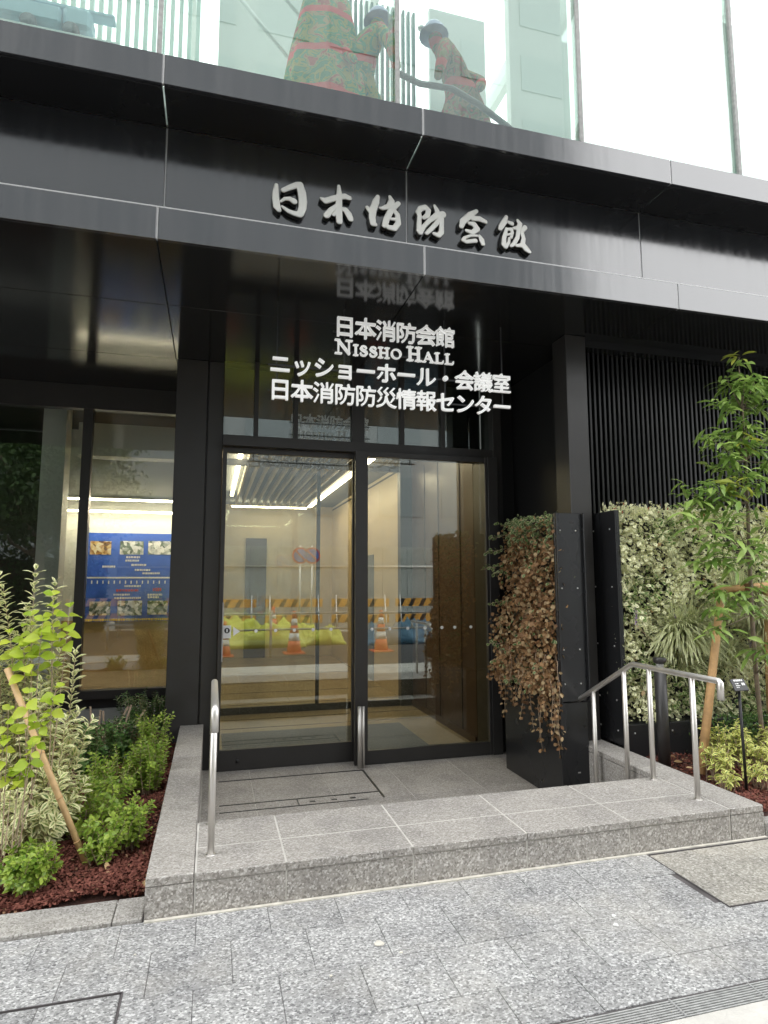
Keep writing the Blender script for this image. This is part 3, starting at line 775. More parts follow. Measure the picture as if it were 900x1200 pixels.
for ch in BRUSH:
    me = strokes_mesh([zs(o[0], o[1], l) for o, l in ch], .0022, .052, .005, "character")
    me.materials.append(satin); me.materials.append(return_m)
    for pg in me.polygons:
        if pg.normal.y > -.6: pg.material_index = 1
    ob = bpy.data.objects.new("character", me); link(ob, t, (0, BY, 0))

# hanging sign rows, characters on thin rails
GY_S = 4.83
hs = thing("hanging_sign", "four rows of white illuminated characters hanging below the canopy", "sign", (1.44, GY_S, 3.0))
GLY = {}
def glyph(c, size, bold):
    """outline of one character, thickened through a distance field"""
    k = (c, size)
    if k not in GLY:
        cu = bpy.data.curves.new("tmp", 'FONT'); cu.body = c; cu.size = size; cu.fill_mode = 'NONE'; cu.resolution_u = 4
        me, co = curve_to_mesh(cu, "outline")
        ed = np.empty(len(me.edges) * 2, np.int32); me.edges.foreach_get("vertices", ed); ed = ed.reshape(-1, 2)
        h = .0016; Q = co[:, [0, 2]]
        x0, z0 = Q.min(0) - .008; x1, z1 = Q.max(0) + .008
        GX, GZ = np.meshgrid(np.arange(x0, x1, h), np.arange(z0, z1, h))
        # walk the edges loop by loop so every loop has one direction
        adj = {}
        for a, b2 in ed: adj.setdefault(a, []).append(b2); adj.setdefault(b2, []).append(a)
        left = set(adj); D = np.full(GX.shape, 9.0); W = np.zeros(GX.shape, int)
        while left:
            st_ = next(iter(left)); loop = [st_]; left.discard(st_); cur = st_
            while True:
                nx_ = [q for q in adj[cur] if q in left]
                if not nx_: break
                cur = nx_[0]; left.discard(cur); loop.append(cur)
            for a, b2 in zip(loop, loop[1:] + loop[:1]):
                ax, az = Q[a]; bx_, bz_ = Q[b2]; dx, dz = bx_ - ax, bz_ - az; L2 = dx * dx + dz * dz + 1e-15
                t_ = np.clip(((GX - ax) * dx + (GZ - az) * dz) / L2, 0, 1)
                D = np.minimum(D, np.hypot(GX - ax - t_ * dx, GZ - az - t_ * dz))
                if az != bz_:
                    cr = (az <= GZ) != (bz_ <= GZ)
                    xi = ax + (GZ - az) / (bz_ - az) * dx
                    W += cr & (xi > GX)
        S = np.where(W % 2 == 1, -D, D) - bold
        cu = bpy.data.curves.new("tmp", 'CURVE'); cu.dimensions = '2D'; cu.fill_mode = 'BOTH'; cu.extrude = .014
        for pl in contours(S, x0, z0, h):
            sp = cu.splines.new('POLY'); sp.points.add(len(pl) - 1)
            sp.points.foreach_set("co", [v for (a, b2) in pl for v in (a, b2, 0, 1)]); sp.use_cyclic_u = True
        me, co = curve_to_mesh(cu, "character"); me.materials.append(white_sign)
        GLY[k] = (me, co)
    return GLY[k]
def row(text, x0, x1, zb, size, bold=.0032):
    n = len(text); w = (x1 - x0) / n
    for i, c in enumerate(text):
        me, co = glyph(c, size, .0027 if c in '日本ニッショーホール・センター会' else .0011)
        if len(co) == 0: continue
        ob = bpy.data.objects.new("character", me)
        link(ob, hs, (x0 + w * i + (w - size) / 2, GY_S, zb))
    return
row("日本消防会館", .905, 1.965, 3.570, .190)
row("ニッショーホール・会議室", .385, 2.485, 3.205, .184)
row("日本消防防災情報センター", .385, 2.485, 2.995, .186)
# serif small capitals
def serif(c, H):
    s = H * .085; tk = H * .16; e = s * .55
    def stem(x, z0=0, z1=1, r=None): return [(x, z0 * H + e, tk / 2 if r is None else r), (x, z1 * H - e, tk / 2 if r is None else r)]
    def ser(x, z, w=.17): return [(x - w * H, z, e), (x + w * H, z, e)]
    if c == 'I': return [stem(.2 * H)] + [ser(.2 * H, e), ser(.2 * H, H - e)], .4 * H
    if c == 'H': return [stem(.2 * H), stem(.72 * H), [(.2 * H, .5 * H, s / 2), (.72 * H, .5 * H, s / 2)]] + [ser(a * H, z) for a in (.2, .72) for z in (e, H - e)], .94 * H
    if c == 'N': return [stem(.18 * H, r=s / 2), stem(.80 * H, r=s / 2), [(.18 * H, H - tk / 2, tk / 2), (.80 * H, tk / 2, tk / 2)]] + [ser(.18 * H, e), ser(.12 * H, H - e, .12), ser(.80 * H, H - e)], 1.0 * H
    if c == 'L': return [stem(.2 * H), ser(.2 * H, e), ser(.2 * H, H - e), [(.2 * H, e, e), (.68 * H, e, e), (.70 * H, .26 * H, e)]], .80 * H
    if c == 'A': return [[(.12 * H, e, s / 2), (.44 * H, H - s, s / 2)], [(.44 * H, H - s, tk / 2), (.78 * H, tk / 2, tk / 2)], [(.24 * H, .34 * H, s / 2), (.66 * H, .34 * H, s / 2)], ser(.12 * H, e, .12), ser(.78 * H, e, .14)], .95 * H
    if c == 'O':
        return [[(.46 * H + .36 * H * math.cos(a), .5 * H + .42 * H * math.sin(a), s / 2 + (tk - s) / 2 * abs(math.cos(a)) ** 1.5) for a in np.linspace(0, 2 * math.pi, 25)]], .95 * H
    if c == 'S':
        P = [(.58, .74), (.52, .88), (.36, .94), (.2, .87), (.15, .73), (.24, .60), (.42, .50), (.57, .39), (.60, .24), (.50, .1), (.34, .05), (.18, .1), (.11, .27)]
        Rr = [.05, .05, .05, .07, .09, .10, .105, .10, .09, .07, .05, .05, .05]
        return [[(a * H, b2 * H, r * H) for (a, b2), r in zip(P, Rr)]], .70 * H
cx = 0; plan = []
for c, big in zip("NISSHO HALL", (1, 0, 0, 0, 0, 0, 0, 1, 0, 0, 0)):
    H = .125 if big else .093
    if c == ' ': cx += .03; continue
    s, w = serif(c, H); plan.append((s, cx)); cx += w + .006
kx = (1.962 - .915) / cx
for s, o in plan:
    me = strokes_mesh([[(a * kx, b2, r) for a, b2, r in q] for q in s], .0018, .028, .001, "character")
    me.materials.append(white_sign)
    link(bpy.data.objects.new("character", me), hs, (.915 + o * kx, GY_S, 3.402))
for zz, a, b2 in ((3.60, .9, 1.97), (3.44, .9, 1.97), (3.27, .38, 2.49), (3.06, .38, 2.49)):
    box("rail", a, b2, GY_S + .018, GY_S + .030, zz - .006, zz + .006, blackp, hs)
for xx, zb in ((1.0, 3.05), (1.88, 3.05), (.45, 3.05), (2.42, 3.05)):
    box("hanger_rod", xx - .005, xx + .005, GY_S + .031, GY_S + .041, zb, SZ, blackp, hs)

# ================================================================== HANDRAILS
def rail_obj(label, X, side):
    t = thing("handrail", label, "handrail", (X, 3.9, .185), "stainless handrails beside the entrance steps")
    zt = .945
    path = [(3.175, .835), (3.175, .937), (3.183, zt), (3.99, zt), (4.01, .937), (4.728, .556), (4.735, .548), (4.735, .47)]
    tube("rail", [(X, y, z) for y, z in path], .0195, steel, t, 14)
    for y, zb in ((3.41, .185), (3.82, .185), (4.10, -.0325), (4.50, FLOOR_Z)):
        ztop = zt if y < 4 else zt - (y - 4.0) * .53
        tube("post", [(X, y, zb), (X, y, ztop - .01)], .0175, steel, t, 14)
        lathe("post_collar", [(.026, 0), (.026, .004), (.021, .006)], (X, y, zb), steel, t, 14)
rail_obj("brushed steel handrail with sloping end by the right capping stone", 2.978, 1)
rail_obj("brushed steel handrail seen end on by the left capping stone", .028, -1)
# door guard
t = thing("door_guard", "short upright stainless guard strip in front of the door mullion", "guard", (1.44, 6.10, FLOOR_Z))
tube("post", [(1.425, 6.10, FLOOR_Z), (1.425, 6.10, FLOOR_Z + .58)], .022, steel, t, 12)
tube("post", [(1.462, 6.10, FLOOR_Z), (1.462, 6.10, FLOOR_Z + .58)], .014, steel, t, 12)

# ================================================================== DISPLAY BOARD inside the left window
BYd = 9.85
def pxb(x, y): p = ony(x, y, BYd); return p[0], p[2]
bx0, bz1 = pxb(97, 624); bx1 = -.12; bz0 = pxb(100, 729)[1]
t = thing("display_board", "blue exhibition board with photographs and text behind the left window", "board", ((bx0 + bx1) / 2, BYd, bz0))
box("panel", bx0, bx1, BYd, BYd + .03, bz0, bz1, blue_b, t)
for (x0, y0, x1, y1, mt) in ((106, 634, 130, 650, photo_m2), (141, 634, 168, 650, photo_m), (174, 634, 200, 650, photo_m), (105, 705, 129, 721, photo_m), (138, 704, 166, 721, photo_m), (173, 704, 196, 720, photo_m)):
    a, zt_ = pxb(x0, y0); b2, zb_ = pxb(x1, y1)
    box("photograph", a, b2, BYd - .006, BYd - .001, zb_, zt_, mt, t)
def line(x0, x1, y, h, mt, nm="caption"):
    a, z = pxb(x0, y); b2, _ = pxb(x1, y)
    if nm == "caption":     # broken into word-like dashes
        x = a
        while x < b2 - .005:
            w = rnd.uniform(.012, .035); box("caption", x, min(x + w, b2), BYd - .005, BYd - .001, z - h * rnd.uniform(.35, .5), z + h * .5, mt, t); x += w + .008
    else: box(nm, a, b2, BYd - .005, BYd - .001, z - h / 2, z + h / 2, mt, t)
line(97, 208, 677, .022, white_p, "timeline")
for i in range(16):
    a, z = pxb(101 + i * 6.6, 680); box("tick", a - .008, a + .008, BYd - .005, BYd - .001, z - .05, z - .005, white_p, t)
for (x0, x1, y) in ((148, 164, 653), (147, 163, 657), (154, 172, 662), (158, 176, 668), (167, 188, 672), (120, 135, 664), (146, 165, 687), (133, 152, 697), (134, 166, 701), (173, 190, 697), (173, 186, 700)):
    line(x0, x1, y, .03, white_p)
line(136, 162, 692, .035, red_p); line(179, 189, 691, .05, red_p)
line(100, 208, 727, .035, yellow_p)

# ================================================================== UPPER FLOOR EXHIBITS
def suit_mat(name, cols, band, scale=9):
    """patchwork cloth with reflective hoops"""
    mt, n, l, b = nodes_of(name)
    g_ = n.new("ShaderNodeNewGeometry"); nn = n.new("ShaderNodeTexNoise"); nn.inputs['Scale'].default_value = scale; nn.inputs['Detail'].default_value = 2; nn.inputs['Distortion'].default_value = 1.2
    l.new(g_.outputs['Position'], nn.inputs['Vector'])
    r = ramp(n, cols); r.color_ramp.interpolation = 'CONSTANT'; l.new(nn.outputs['Fac'], r.inputs['Fac'])
    sp = n.new("ShaderNodeSeparateXYZ"); l.new(g_.outputs['Position'], sp.inputs[0])
    fr = n.new("ShaderNodeMath"); fr.operation = 'PINGPONG'; fr.inputs[1].default_value = .21; l.new(sp.outputs[2], fr.inputs[0])
    rb = ramp(n, [(.0, (1, 1, 1)), (.035, (0, 0, 0))]); rb.color_ramp.interpolation = 'CONSTANT'; l.new(fr.outputs[0], rb.inputs['Fac'])
    mxx = n.new("ShaderNodeMix"); mxx.data_type = 'RGBA'; mxx.inputs[7].default_value = (*band, 1)
    l.new(rb.outputs['Color'], mxx.inputs[0]); l.new(r.outputs['Color'], mxx.inputs[6]); l.new(mxx.outputs[2], b.inputs['Base Color'])
    b.inputs['Roughness'].default_value = .8
    return mt
suit = suit_mat("firefighting_suit", [(0, (.30, .03, .02)), (.40, (.16, .12, .02)), (.48, (.26, .14, .05)), (.55, (.06, .09, .02)), (.62, (.38, .04, .02))], (.6, .04, .03))
suit2 = suit_mat("display_costume", [(0, (.02, .16, .06)), (.42, (.30, .24, .03)), (.49, (.04, .20, .08)), (.55, (.38, .22, .08)), (.61, (.36, .04, .02))], (.65, .03, .03), 7)
def skin_figure(name, parent, nodes, edges, mat):
    me = bpy.data.meshes.new(name); me.from_pydata([nodes[k][:3] for k in nodes], [], []) if False else None
    keys = list(nodes); idx = {k: i for i, k in enumerate(keys)}
    me = bpy.data.meshes.new(name); me.from_pydata([nodes[k][:3] for k in keys], [(idx[a], idx[b2]) for a, b2 in edges], [])
    ob = bpy.data.objects.new(name, me); COL.objects.link(ob)
    ob.modifiers.new("skin", 'SKIN'); 
    if not me.skin_vertices:
        bm = bmesh.new(); bm.from_mesh(me); bm.verts.layers.skin.verify(); bm.to_mesh(me); bm.free()
    for i, k in enumerate(keys):
        sv = me.skin_vertices[0].data[i]; sv.radius = (nodes[k][3], nodes[k][3]); sv.use_root = (i == 0)
    s = ob.modifiers.new("sub", 'SUBSURF'); s.levels = 2; s.render_levels = 2
    dg = bpy.context.evaluated_depsgraph_get(); dg.update()
    m2 = bpy.data.meshes.new_from_object(ob.evaluated_get(dg), depsgraph=dg); bpy.data.objects.remove(ob)
    m2.materials.clear(); m2.materials.append(mat); m2.polygons.foreach_set("use_smooth", [True] * len(m2.polygons))
    o = bpy.data.objects.new(name, m2); link(o, parent, wl(parent)); return o
def mannequin(label, loc, lean, mat, mirror=1, group=None, k=.9):
    t = thing("mannequin", label, "mannequin", loc)
    s = mirror
    N = {'pelvis': (0, 0, .90, .17), 'waist': (-.06 * s - lean * .1 * s, 0, 1.05, .17), 'chest': (-.12 * s - lean * .5 * s, 0, 1.26, .19), 'neck': (-.16 * s - lean * .8 * s, 0, 1.42, .085), 'head': (-.18 * s - lean * .95 * s, 0, 1.52, .10), 'crown': (-.19 * s - lean * s, 0, 1.60, .09),
         'hipL': (-.10 * s, .03, .84, .13), 'kneeL': (-.30 * s, .02, .46, .095), 'footL': (-.36 * s, 0, .06, .07), 'toeL': (-.48 * s, 0, .04, .05),
         'hipR': (.12 * s, .0, .84, .13), 'kneeR': (.26 * s, -.03, .46, .095), 'footR': (.42 * s, 0, .06, .07), 'toeR': (.33 * s, -.05, .04, .05),
         'shL': (-.20 * s - lean * .5 * s, -.17, 1.32, .10), 'elL': (-.30 * s - lean * .4 * s, -.26, 1.05, .075), 'haL': (-.36 * s - lean * .3 * s, -.24, .84, .05),
         'shR': (.02 * s - lean * .5 * s, .15, 1.32, .10), 'elR': (.16 * s, -.1, 1.05, .075), 'haR': (.06 * s, -.24, .84, .05)}
    E = [('pelvis', 'waist'), ('waist', 'chest'), ('chest', 'neck'), ('neck', 'head'), ('head', 'crown'), ('pelvis', 'hipL'), ('hipL', 'kneeL'), ('kneeL', 'footL'), ('footL', 'toeL'),
         ('pelvis', 'hipR'), ('hipR', 'kneeR'), ('kneeR', 'footR'), ('footR', 'toeR'), ('chest', 'shL'), ('shL', 'elL'), ('elL', 'haL'), ('chest', 'shR'), ('shR', 'elR'), ('elR', 'haR')]
    N = {q: (v[0] * k, v[1] * k, v[2] * k, v[3] * k * .86) for q, v in N.items()}
    skin_figure("body", t, N, E, mat)
    h = N['crown']
    hx, hy, hz = loc[0] + h[0], loc[1] + h[1], loc[2] + h[2]
    lathe("helmet", [(.17, -.03), (.135, -.01), (.125, .05), (.09, .10), (.03, .125), (.004, .127)], (hx, hy, hz), plain("helmet_blue_grey", (.20, .22, .42), .3), t, 14).scale = (.85, .85, .85)
    lathe("helmet_lamp", [(.03, 0), (.035, .02), (.02, .03)], (hx - .13 * s, hy, hz + .01), bolt_m, t, 8)
    return t
p = ony(545, 120, 5.15)
mannequin("mannequin in striped firefighting suit leaning forward behind upper window", (p[0], 5.15, 5.40), .16, suit)
p = ony(425, 60, 5.1)
mannequin("mannequin in green and red costume behind the upper window left of the leaning one", (p[0] - .05, 5.15, 5.40), .05, suit2, -1)
hp = [ony(463, 84, 5.0), ony(492, 98, 5.0), ony(530, 104, 4.95), ony(560, 122, 4.9), ony(592, 146, 4.9), ony(640, 190, 4.9)]
o = tube("fire_hose", [tuple(q) for q in hp], .028, blackp, None, 10); tag(o, "dark fire hose held by the leaning mannequin in the upper window", "hose")
# wide draped coat on a stand
V = []; Fc = []
c0 = ony(383, 60, 5.2); ns = 28
prof = [(.46, 5.40), (.42, 5.75), (.37, 6.1), (.33, 6.4), (.27, 6.7), (.22, 6.95), (.10, 7.1), (.02, 7.13)]
for r, z in prof:
    for k in range(ns):
        a = 2 * math.pi * k / ns; rr = r * (1 + .08 * math.sin(a * 7) * min(1, (7.1 - z)))
        V.append((c0[0] + rr * math.cos(a), 5.2 + .6 * rr * math.sin(a), z))
for i in range(len(prof) - 1):
    for k in range(ns):
        Fc.append((i * ns + k, i * ns + (k + 1) % ns, (i + 1) * ns + (k + 1) % ns, (i + 1) * ns + k))
Fc.append(tuple(range(ns))[::-1]); Fc.append(tuple(range((len(prof) - 1) * ns, len(prof) * ns)))
t = thing("draped_coat", "wide red and green draped ceremonial coat on stand in the upper window", "coat", (c0[0], 5.2, 5.40))
meshobj("coat", V, Fc, suit2, t, True)
tube("stand_neck", [(c0[0], 5.2, 7.12), (c0[0], 5.2, 7.3)], .03, blackp, t)
lathe("stand_hat", [(.16, 0), (.10, .03), (.09, .1), (.03, .14)], (c0[0], 5.2, 7.3), suit2, t, 14)
# pale blue model of a ladder vehicle
mb = plain("model_blue", (.35, .55, .66), .4)
p0 = ony(55, 22, 5.0)
t = thing("scale_model", "pale blue ladder vehicle scale model at left of the upper window", "model", (p0[0], 5.0, 5.40))
zc = p0[2] - .08
box("pedestal", p0[0] - .7, p0[0] + .55, 4.85, 5.2, 5.40, zc - .12, offwhite, t, .01)
box("body", p0[0] - .65, p0[0] + .12, 4.9, 5.1, zc - .02, zc + .13, mb, t, .02)
box("cab", p0[0] + .13, p0[0] + .34, 4.9, 5.1, zc - .02, zc + .16, mb, t, .03)
box("ladder", p0[0] - .6, p0[0] + .50, 4.95, 5.05, zc + .165, zc + .20, mb, t, .008)
for xx in (-.45, -.1, .2):
    tube("wheel", [(p0[0] + xx, 4.885, zc - .06), (p0[0] + xx, 5.115, zc - .06)], .06, blackp, t, 14)

# ================================================================== GREEN WALLS
def bolts(parent, pts, axis):
    for (x, y, z) in pts:
        o = box("bolt", x - .006, x + .006, y - .006, y + .006, z - .006, z + .006, bolt_m, parent, .003)
T1 = thing("dry_planter_tower", "black steel planter tower with browned hanging ivy beside the door", "planter", (2.92, 5.2, FLOOR_Z))
box("base_box", 2.795, 3.055, 4.70, 5.72, FLOOR_Z, .55, black, T1, .004)
box("front_panel", 2.79, 3.06, 4.69, 4.72, .555, 2.13, black, T1, .004)
box("panel_flange", 2.79, 2.80, 4.66, 4.689, .555, 2.13, black, T1, .002)
box("panel_flange", 3.05, 3.06, 4.66, 4.689, .555, 2.13, black, T1, .002)
box("back_box", 2.90, 3.055, 4.725, 5.72, .555, 2.10, blackp, T1, .003)
for zz in (1.98, 1.49, .98, .70):
    bolts(T1, [(2.84, 4.687, zz), (2.99, 4.687, zz)], 0)
box("plate_slot", 2.94, 2.965, 4.698, 4.7005, -.02, -.01, bolt_m, T1)
T2 = thing("green_wall", "wide green wall of cream variegated leaves in black frame by the street", "green wall", (6.0, 4.85, .05))
GX0, GX1, GFY = 3.335, 8.6, 4.66
box("end_panel", GX0 - .012, GX0, 4.60, 5.0, .19, 2.16, black, T2, .003)
box("front_flange", GX0 + .0005, GX0 + .03, 4.60, 4.61, .19, 2.16, black, T2, .002)
box("back_panel", GX0 + .0005, GX1, 4.86, 5.0, .05, 2.13, blackp, T2)
x = GX0 + .03
while x < GX1 - .2:
    tr = box("trough", x, x + .86, 4.60, 4.855, .03, .36, black, T2, .006)
    for bx_ in (.06, .43, .80):
        for zz in (.10, .29):
            box("bolt", x + bx_ - .006, x + bx_ + .006, 4.594, 4.602, zz - .006, zz + .006, bolt_m, T2, .002)
    x += .87
for yy in (4.68, 4.92):
    for zz in (2.0, 1.5, 1.0, .55, .3):
        box("bolt", GX0 - .017, GX0 - .009, yy - .006, yy + .006, zz - .006, zz + .006, bolt_m, T2, .002)
cream_ivy = leaf_mat("variegated_ivy_leaf", (.09, .21, .04), (.25, .40, .10), rim=(.92, .91, .60), thr=.13, trans=.2)
n = 24000
P = np.stack([nrng.uniform(GX0 + .02, 6.6, n), np.zeros(n), nrng.uniform(.37, 2.17, n)], 1)
lump = .06 * np.sin(P[:, 0] * 9 + 1.3 * np.sin(P[:, 2] * 6)) * np.sin(P[:, 2] * 8 + P[:, 0] * 3) + .03 * np.sin(P[:, 0] * 23 + P[:, 2] * 17)
P[:, 1] = 4.74 - lump - nrng.uniform(-.06, .11, n)
P[:, 2] += .035 * np.sin(P[:, 0] * 14) * (P[:, 2] > 2.0)
A = nrng.normal(size=(n, 3)) * .7 + np.array([0, -.45, -.15])
N = nrng.normal(size=(n, 3)) * .45 + np.array([0, -1, .55])
ti = nrng.uniform(0, 1, n)
LL_ = nrng.uniform(.024, .056, n); WW_ = LL_ * nrng.uniform(.55, .8, n)
fld = np.sin(P[:, 0] * 5.3 + 2 * np.sin(P[:, 2] * 3.1)) * np.sin(P[:, 2] * 6.7 - P[:, 0] * 2.2) + nrng.normal(0, .35, n) - .35 * (P[:, 2] < .9)
gr_ = fld < -.75; dead_ = (fld > -.2) & (nrng.uniform(size=n) > .985); cr_ = ~(gr_ | dead_)
leaves("cream_foliage", P[cr_], A[cr_], N[cr_], LL_[cr_], WW_[cr_], cream_ivy, T2)
plain_ivy = leaf_mat("plain_green_ivy_leaf", (.05, .14, .025), (.16, .30, .06), rim=(.70, .72, .40), thr=.60, trans=.2)
leaves("green_foliage", P[gr_], A[gr_], N[gr_], LL_[gr_], WW_[gr_], plain_ivy, T2)
leaves("withered_foliage", P[dead_], A[dead_], N[dead_], LL_[dead_], WW_[dead_], drylitter, T2)
n = 1500   # sprays standing up along the top
P = np.stack([nrng.uniform(GX0, 6.6, n), nrng.uniform(4.62, 4.85, n), 2.13 + np.abs(nrng.normal(0, .045, n))], 1)
leaves("foliage", P, nrng.normal(size=(n, 3)) * .6 + np.array([0, -.2, .7]), rdirs(n), nrng.uniform(.025, .045, n), .022, cream_ivy, T2)
redtip = leaf_mat("red_shoot_leaf", (.35, .05, .03), (.30, .16, .06), trans=.2)
n = 70
P = np.stack([nrng.uniform(GX0, 6, n), nrng.uniform(4.60, 4.7, n), nrng.uniform(2.12, 2.22, n)], 1)
leaves("red_shoots", P, nrng.normal(size=(n, 3)) * .5 + np.array([0, 0, 1]), rdirs(n), .03, .012, redtip, T2)

# browned ivy on the tower's door side, with hanging runners
brown_ivy = leaf_mat("dry_ivy_leaf", (.15, .070, .028), (.36, .21, .095), trans=.15, rough=.6, third=(.45, .33, .18))
green_ivy = leaf_mat("ivy_leaf", (.045, .10, .025), (.12, .20, .06), rim=(.40, .42, .22), thr=.62, trans=.2)
n = 5200
Yv = nrng.uniform(4.70, 5.74, n); Zv = nrng.uniform(.62, 2.14, n)
bul = .07 * np.sin(Yv * 8 + Zv * 5) * np.sin(Zv * 7) + .05 * np.sin(Zv * 3.2 - .6)
P = np.stack([2.87 - bul - nrng.uniform(0, .14, n), Yv, Zv], 1)
P[:, 1] -= np.where(Yv < 4.85, 0, 0)
dist = 2.14 - Zv
isg = nrng.uniform(size=n) < np.clip(.95 - dist * 2.6, .07, 1)
A = nrng.normal(size=(n, 3)) * .7 + np.array([-.4, -.1, -.7]); N = nrng.normal(size=(n, 3)) * .6 + np.array([-.7, -.6, .3])
L = nrng.uniform(.026, .050, n); W = L * nrng.uniform(.65, .95, n)
leaves("dry_foliage", P[~isg], A[~isg], N[~isg], L[~isg], W[~isg], brown_ivy, T1)
leaves("green_foliage", P[isg], A[isg], N[isg], L[isg], W[isg], green_ivy, T1)
RP, RA, RN, tubes = [], [], [], []
for i in range(46):
    y = rnd.uniform(4.66, 5.6) if i > 16 else rnd.uniform(4.66, 4.95); x = 2.82 - rnd.uniform(-.02, .16); z = rnd.uniform(.65, .95)
    ln = rnd.uniform(.12, .45) if i > 4 else rnd.uniform(.55, .72)
    pts = [(x, y, z)]; 
    for k in range(8):
        x += rnd.uniform(-.014, .012); y += rnd.uniform(-.014, .014); z -= ln / 8; pts.append((x, y, z))
        for q in range(3):
            RP.append((x + rnd.uniform(-.02, .02), y + rnd.uniform(-.02, .02), z)); RA.append((rnd.gauss(0, .7), rnd.gauss(0, .7), -.8)); RN.append((rnd.gauss(-.5, .7), rnd.gauss(-.6, .7), rnd.gauss(.2, .4)))
    tubes.append(tube_data(pts, .0022, 4))
multi("runner", tubes, twig, T1)["kind"] = "stuff"
leaves("hanging_leaves", RP, RA, RN, nrng.uniform(.024, .045, len(RP)), nrng.uniform(.018, .032, len(RP)), brown_ivy, T1)
# side sprigs reaching left of the tower
RP, RA, RN, tubes = [], [], [], []
for (y, z, g_) in ((5.65, 1.86, 1), (5.7, 1.72, 0), (5.55, 1.35, 0), (5.62, .98, 0), (5.3, .66, 0), (5.5, 1.6, 1), (5.6, 2.0, 1)):
    pts = [(2.80, y, z)]; x, zz = 2.80, z
    for k in range(6):
        x -= rnd.uniform(.02, .04); zz += rnd.uniform(-.02, .015); pts.append((x, y + .01 * k, zz))
        for q in range(2):
            RP.append((x, y + .01 * k, zz)); RA.append((-.5, rnd.gauss(0, .6), rnd.gauss(0, .7))); RN.append((rnd.gauss(0, .4), -1, rnd.gauss(.4, .4)))
    tubes.append(tube_data(pts, .0025, 4))
multi("sprig", tubes, twig, T1)["kind"] = "stuff"
leaves("sprig_leaves", RP, RA, RN, .042, .032, green_ivy, T1)

# ================================================================== GRASSY CLUMPS on the green wall
lirio = leaf_mat("striped_grass_blade", (.20, .30, .09), (.34, .44, .15), rim=(.84, .84, .55), thr=.30, trans=.25)
purple = leaf_mat("purple_flower", (.22, .13, .30), (.40, .27, .50), trans=.1)
def blades(name, parent, c, n, L, droop, spread, mat, w=.016):
    V, Fc, TI, RI = [], [], [], []
    for i in range(n):
        az = rnd.uniform(0, 2 * math.pi); el = rnd.uniform(.25, 1.35)
        d = Vector((math.cos(az) * math.cos(el) * 1.0, math.sin(az) * math.cos(el) * .6 - .38, math.sin(el))).normalized()
        p = Vector((c[0] + rnd.uniform(-spread, spread), c[1] + rnd.uniform(-.04, .04), c[2] + rnd.uniform(-spread, spread) * .5))
        ln = L * rnd.uniform(.6, 1.15); k = 7; side = d.cross(Vector((0, 0, 1))).normalized()
        b0 = len(V); t_ = rnd.random()
        up = d.copy()
        for j in range(k + 1):
            s = j / k; ww = w * (1 - s ** 2.2) * (.6 + .8 * min(1, s * 3)) * .5
            V += [tuple(p - side * ww), tuple(p + Vector((0, 0, -.15 * ww))), tuple(p + side * ww)]; TI += [t_] * 3; RI += [1, 0, 1]
            if j: 
                a = b0 + (j - 1) * 3
                Fc += [(a, a + 1, a + 4, a + 3), (a + 1, a + 2, a + 5, a + 4)]
            up = (up + Vector((0, 0, -droop * (.35 + s)))).normalized(); p = p + up * (ln / k)
    ob = meshobj(name, V, Fc, mat, parent, True)
    for nm, dat in (("tint", TI), ("rim", RI)):
        a = ob.data.attributes.new(nm, 'FLOAT', 'POINT'); a.data.foreach_set("value", dat)
    ob["kind"] = "stuff"; return ob
def grass_clump(label, px, py, Y, n, L, spikes):
    c = ony(px, py, Y)
    t = thing("lilyturf_clump", label, "grass", (c[0], Y, c[2] - .1), "lilyturf clumps on the green wall")
    blades("blades", t, c, n, L, .30, .10, lirio)
    for (sx, sy) in spikes:
        q = ony(sx, sy, Y - .03); b0 = (c[0] + (q[0] - c[0]) * .6, Y, c[2])
        tube("flower_stalk", [b0, (q[0], Y - .03, q[2] - .13)], .003, twig, t, 5)
        m_ = 46; zz = nrng.uniform(-.13, .03, m_)
        Pp = np.stack([np.full(m_, q[0]) + nrng.normal(0, .004, m_), np.full(m_, Y - .03) + nrng.normal(0, .004, m_), q[2] + zz], 1)
        leaves("flower_spike", Pp, nrng.normal(size=(m_, 3)), rdirs(m_), .014, .012, purple, t)
grass_clump("lilyturf clump with two purple spikes left of the wooden prop", 800, 752, 4.60, 1110, .40, [(745, 715), (791, 725), (777, 745)])
grass_clump("lilyturf clump hanging low behind the handrail front", 800, 785, 4.60, 110, .36, [])
grass_clump("lilyturf clump just right of the wooden prop behind the sapling", 872, 712, 4.60, 1110, .40, [(878, 742)])
grass_clump("lilyturf clump cut by the right picture edge behind the trunk", 905, 735, 4.60, 1110, .40, [(900, 690)])
grass_clump("lilyturf clump behind the plant label", 855, 775, 4.60, 120, .36, [])

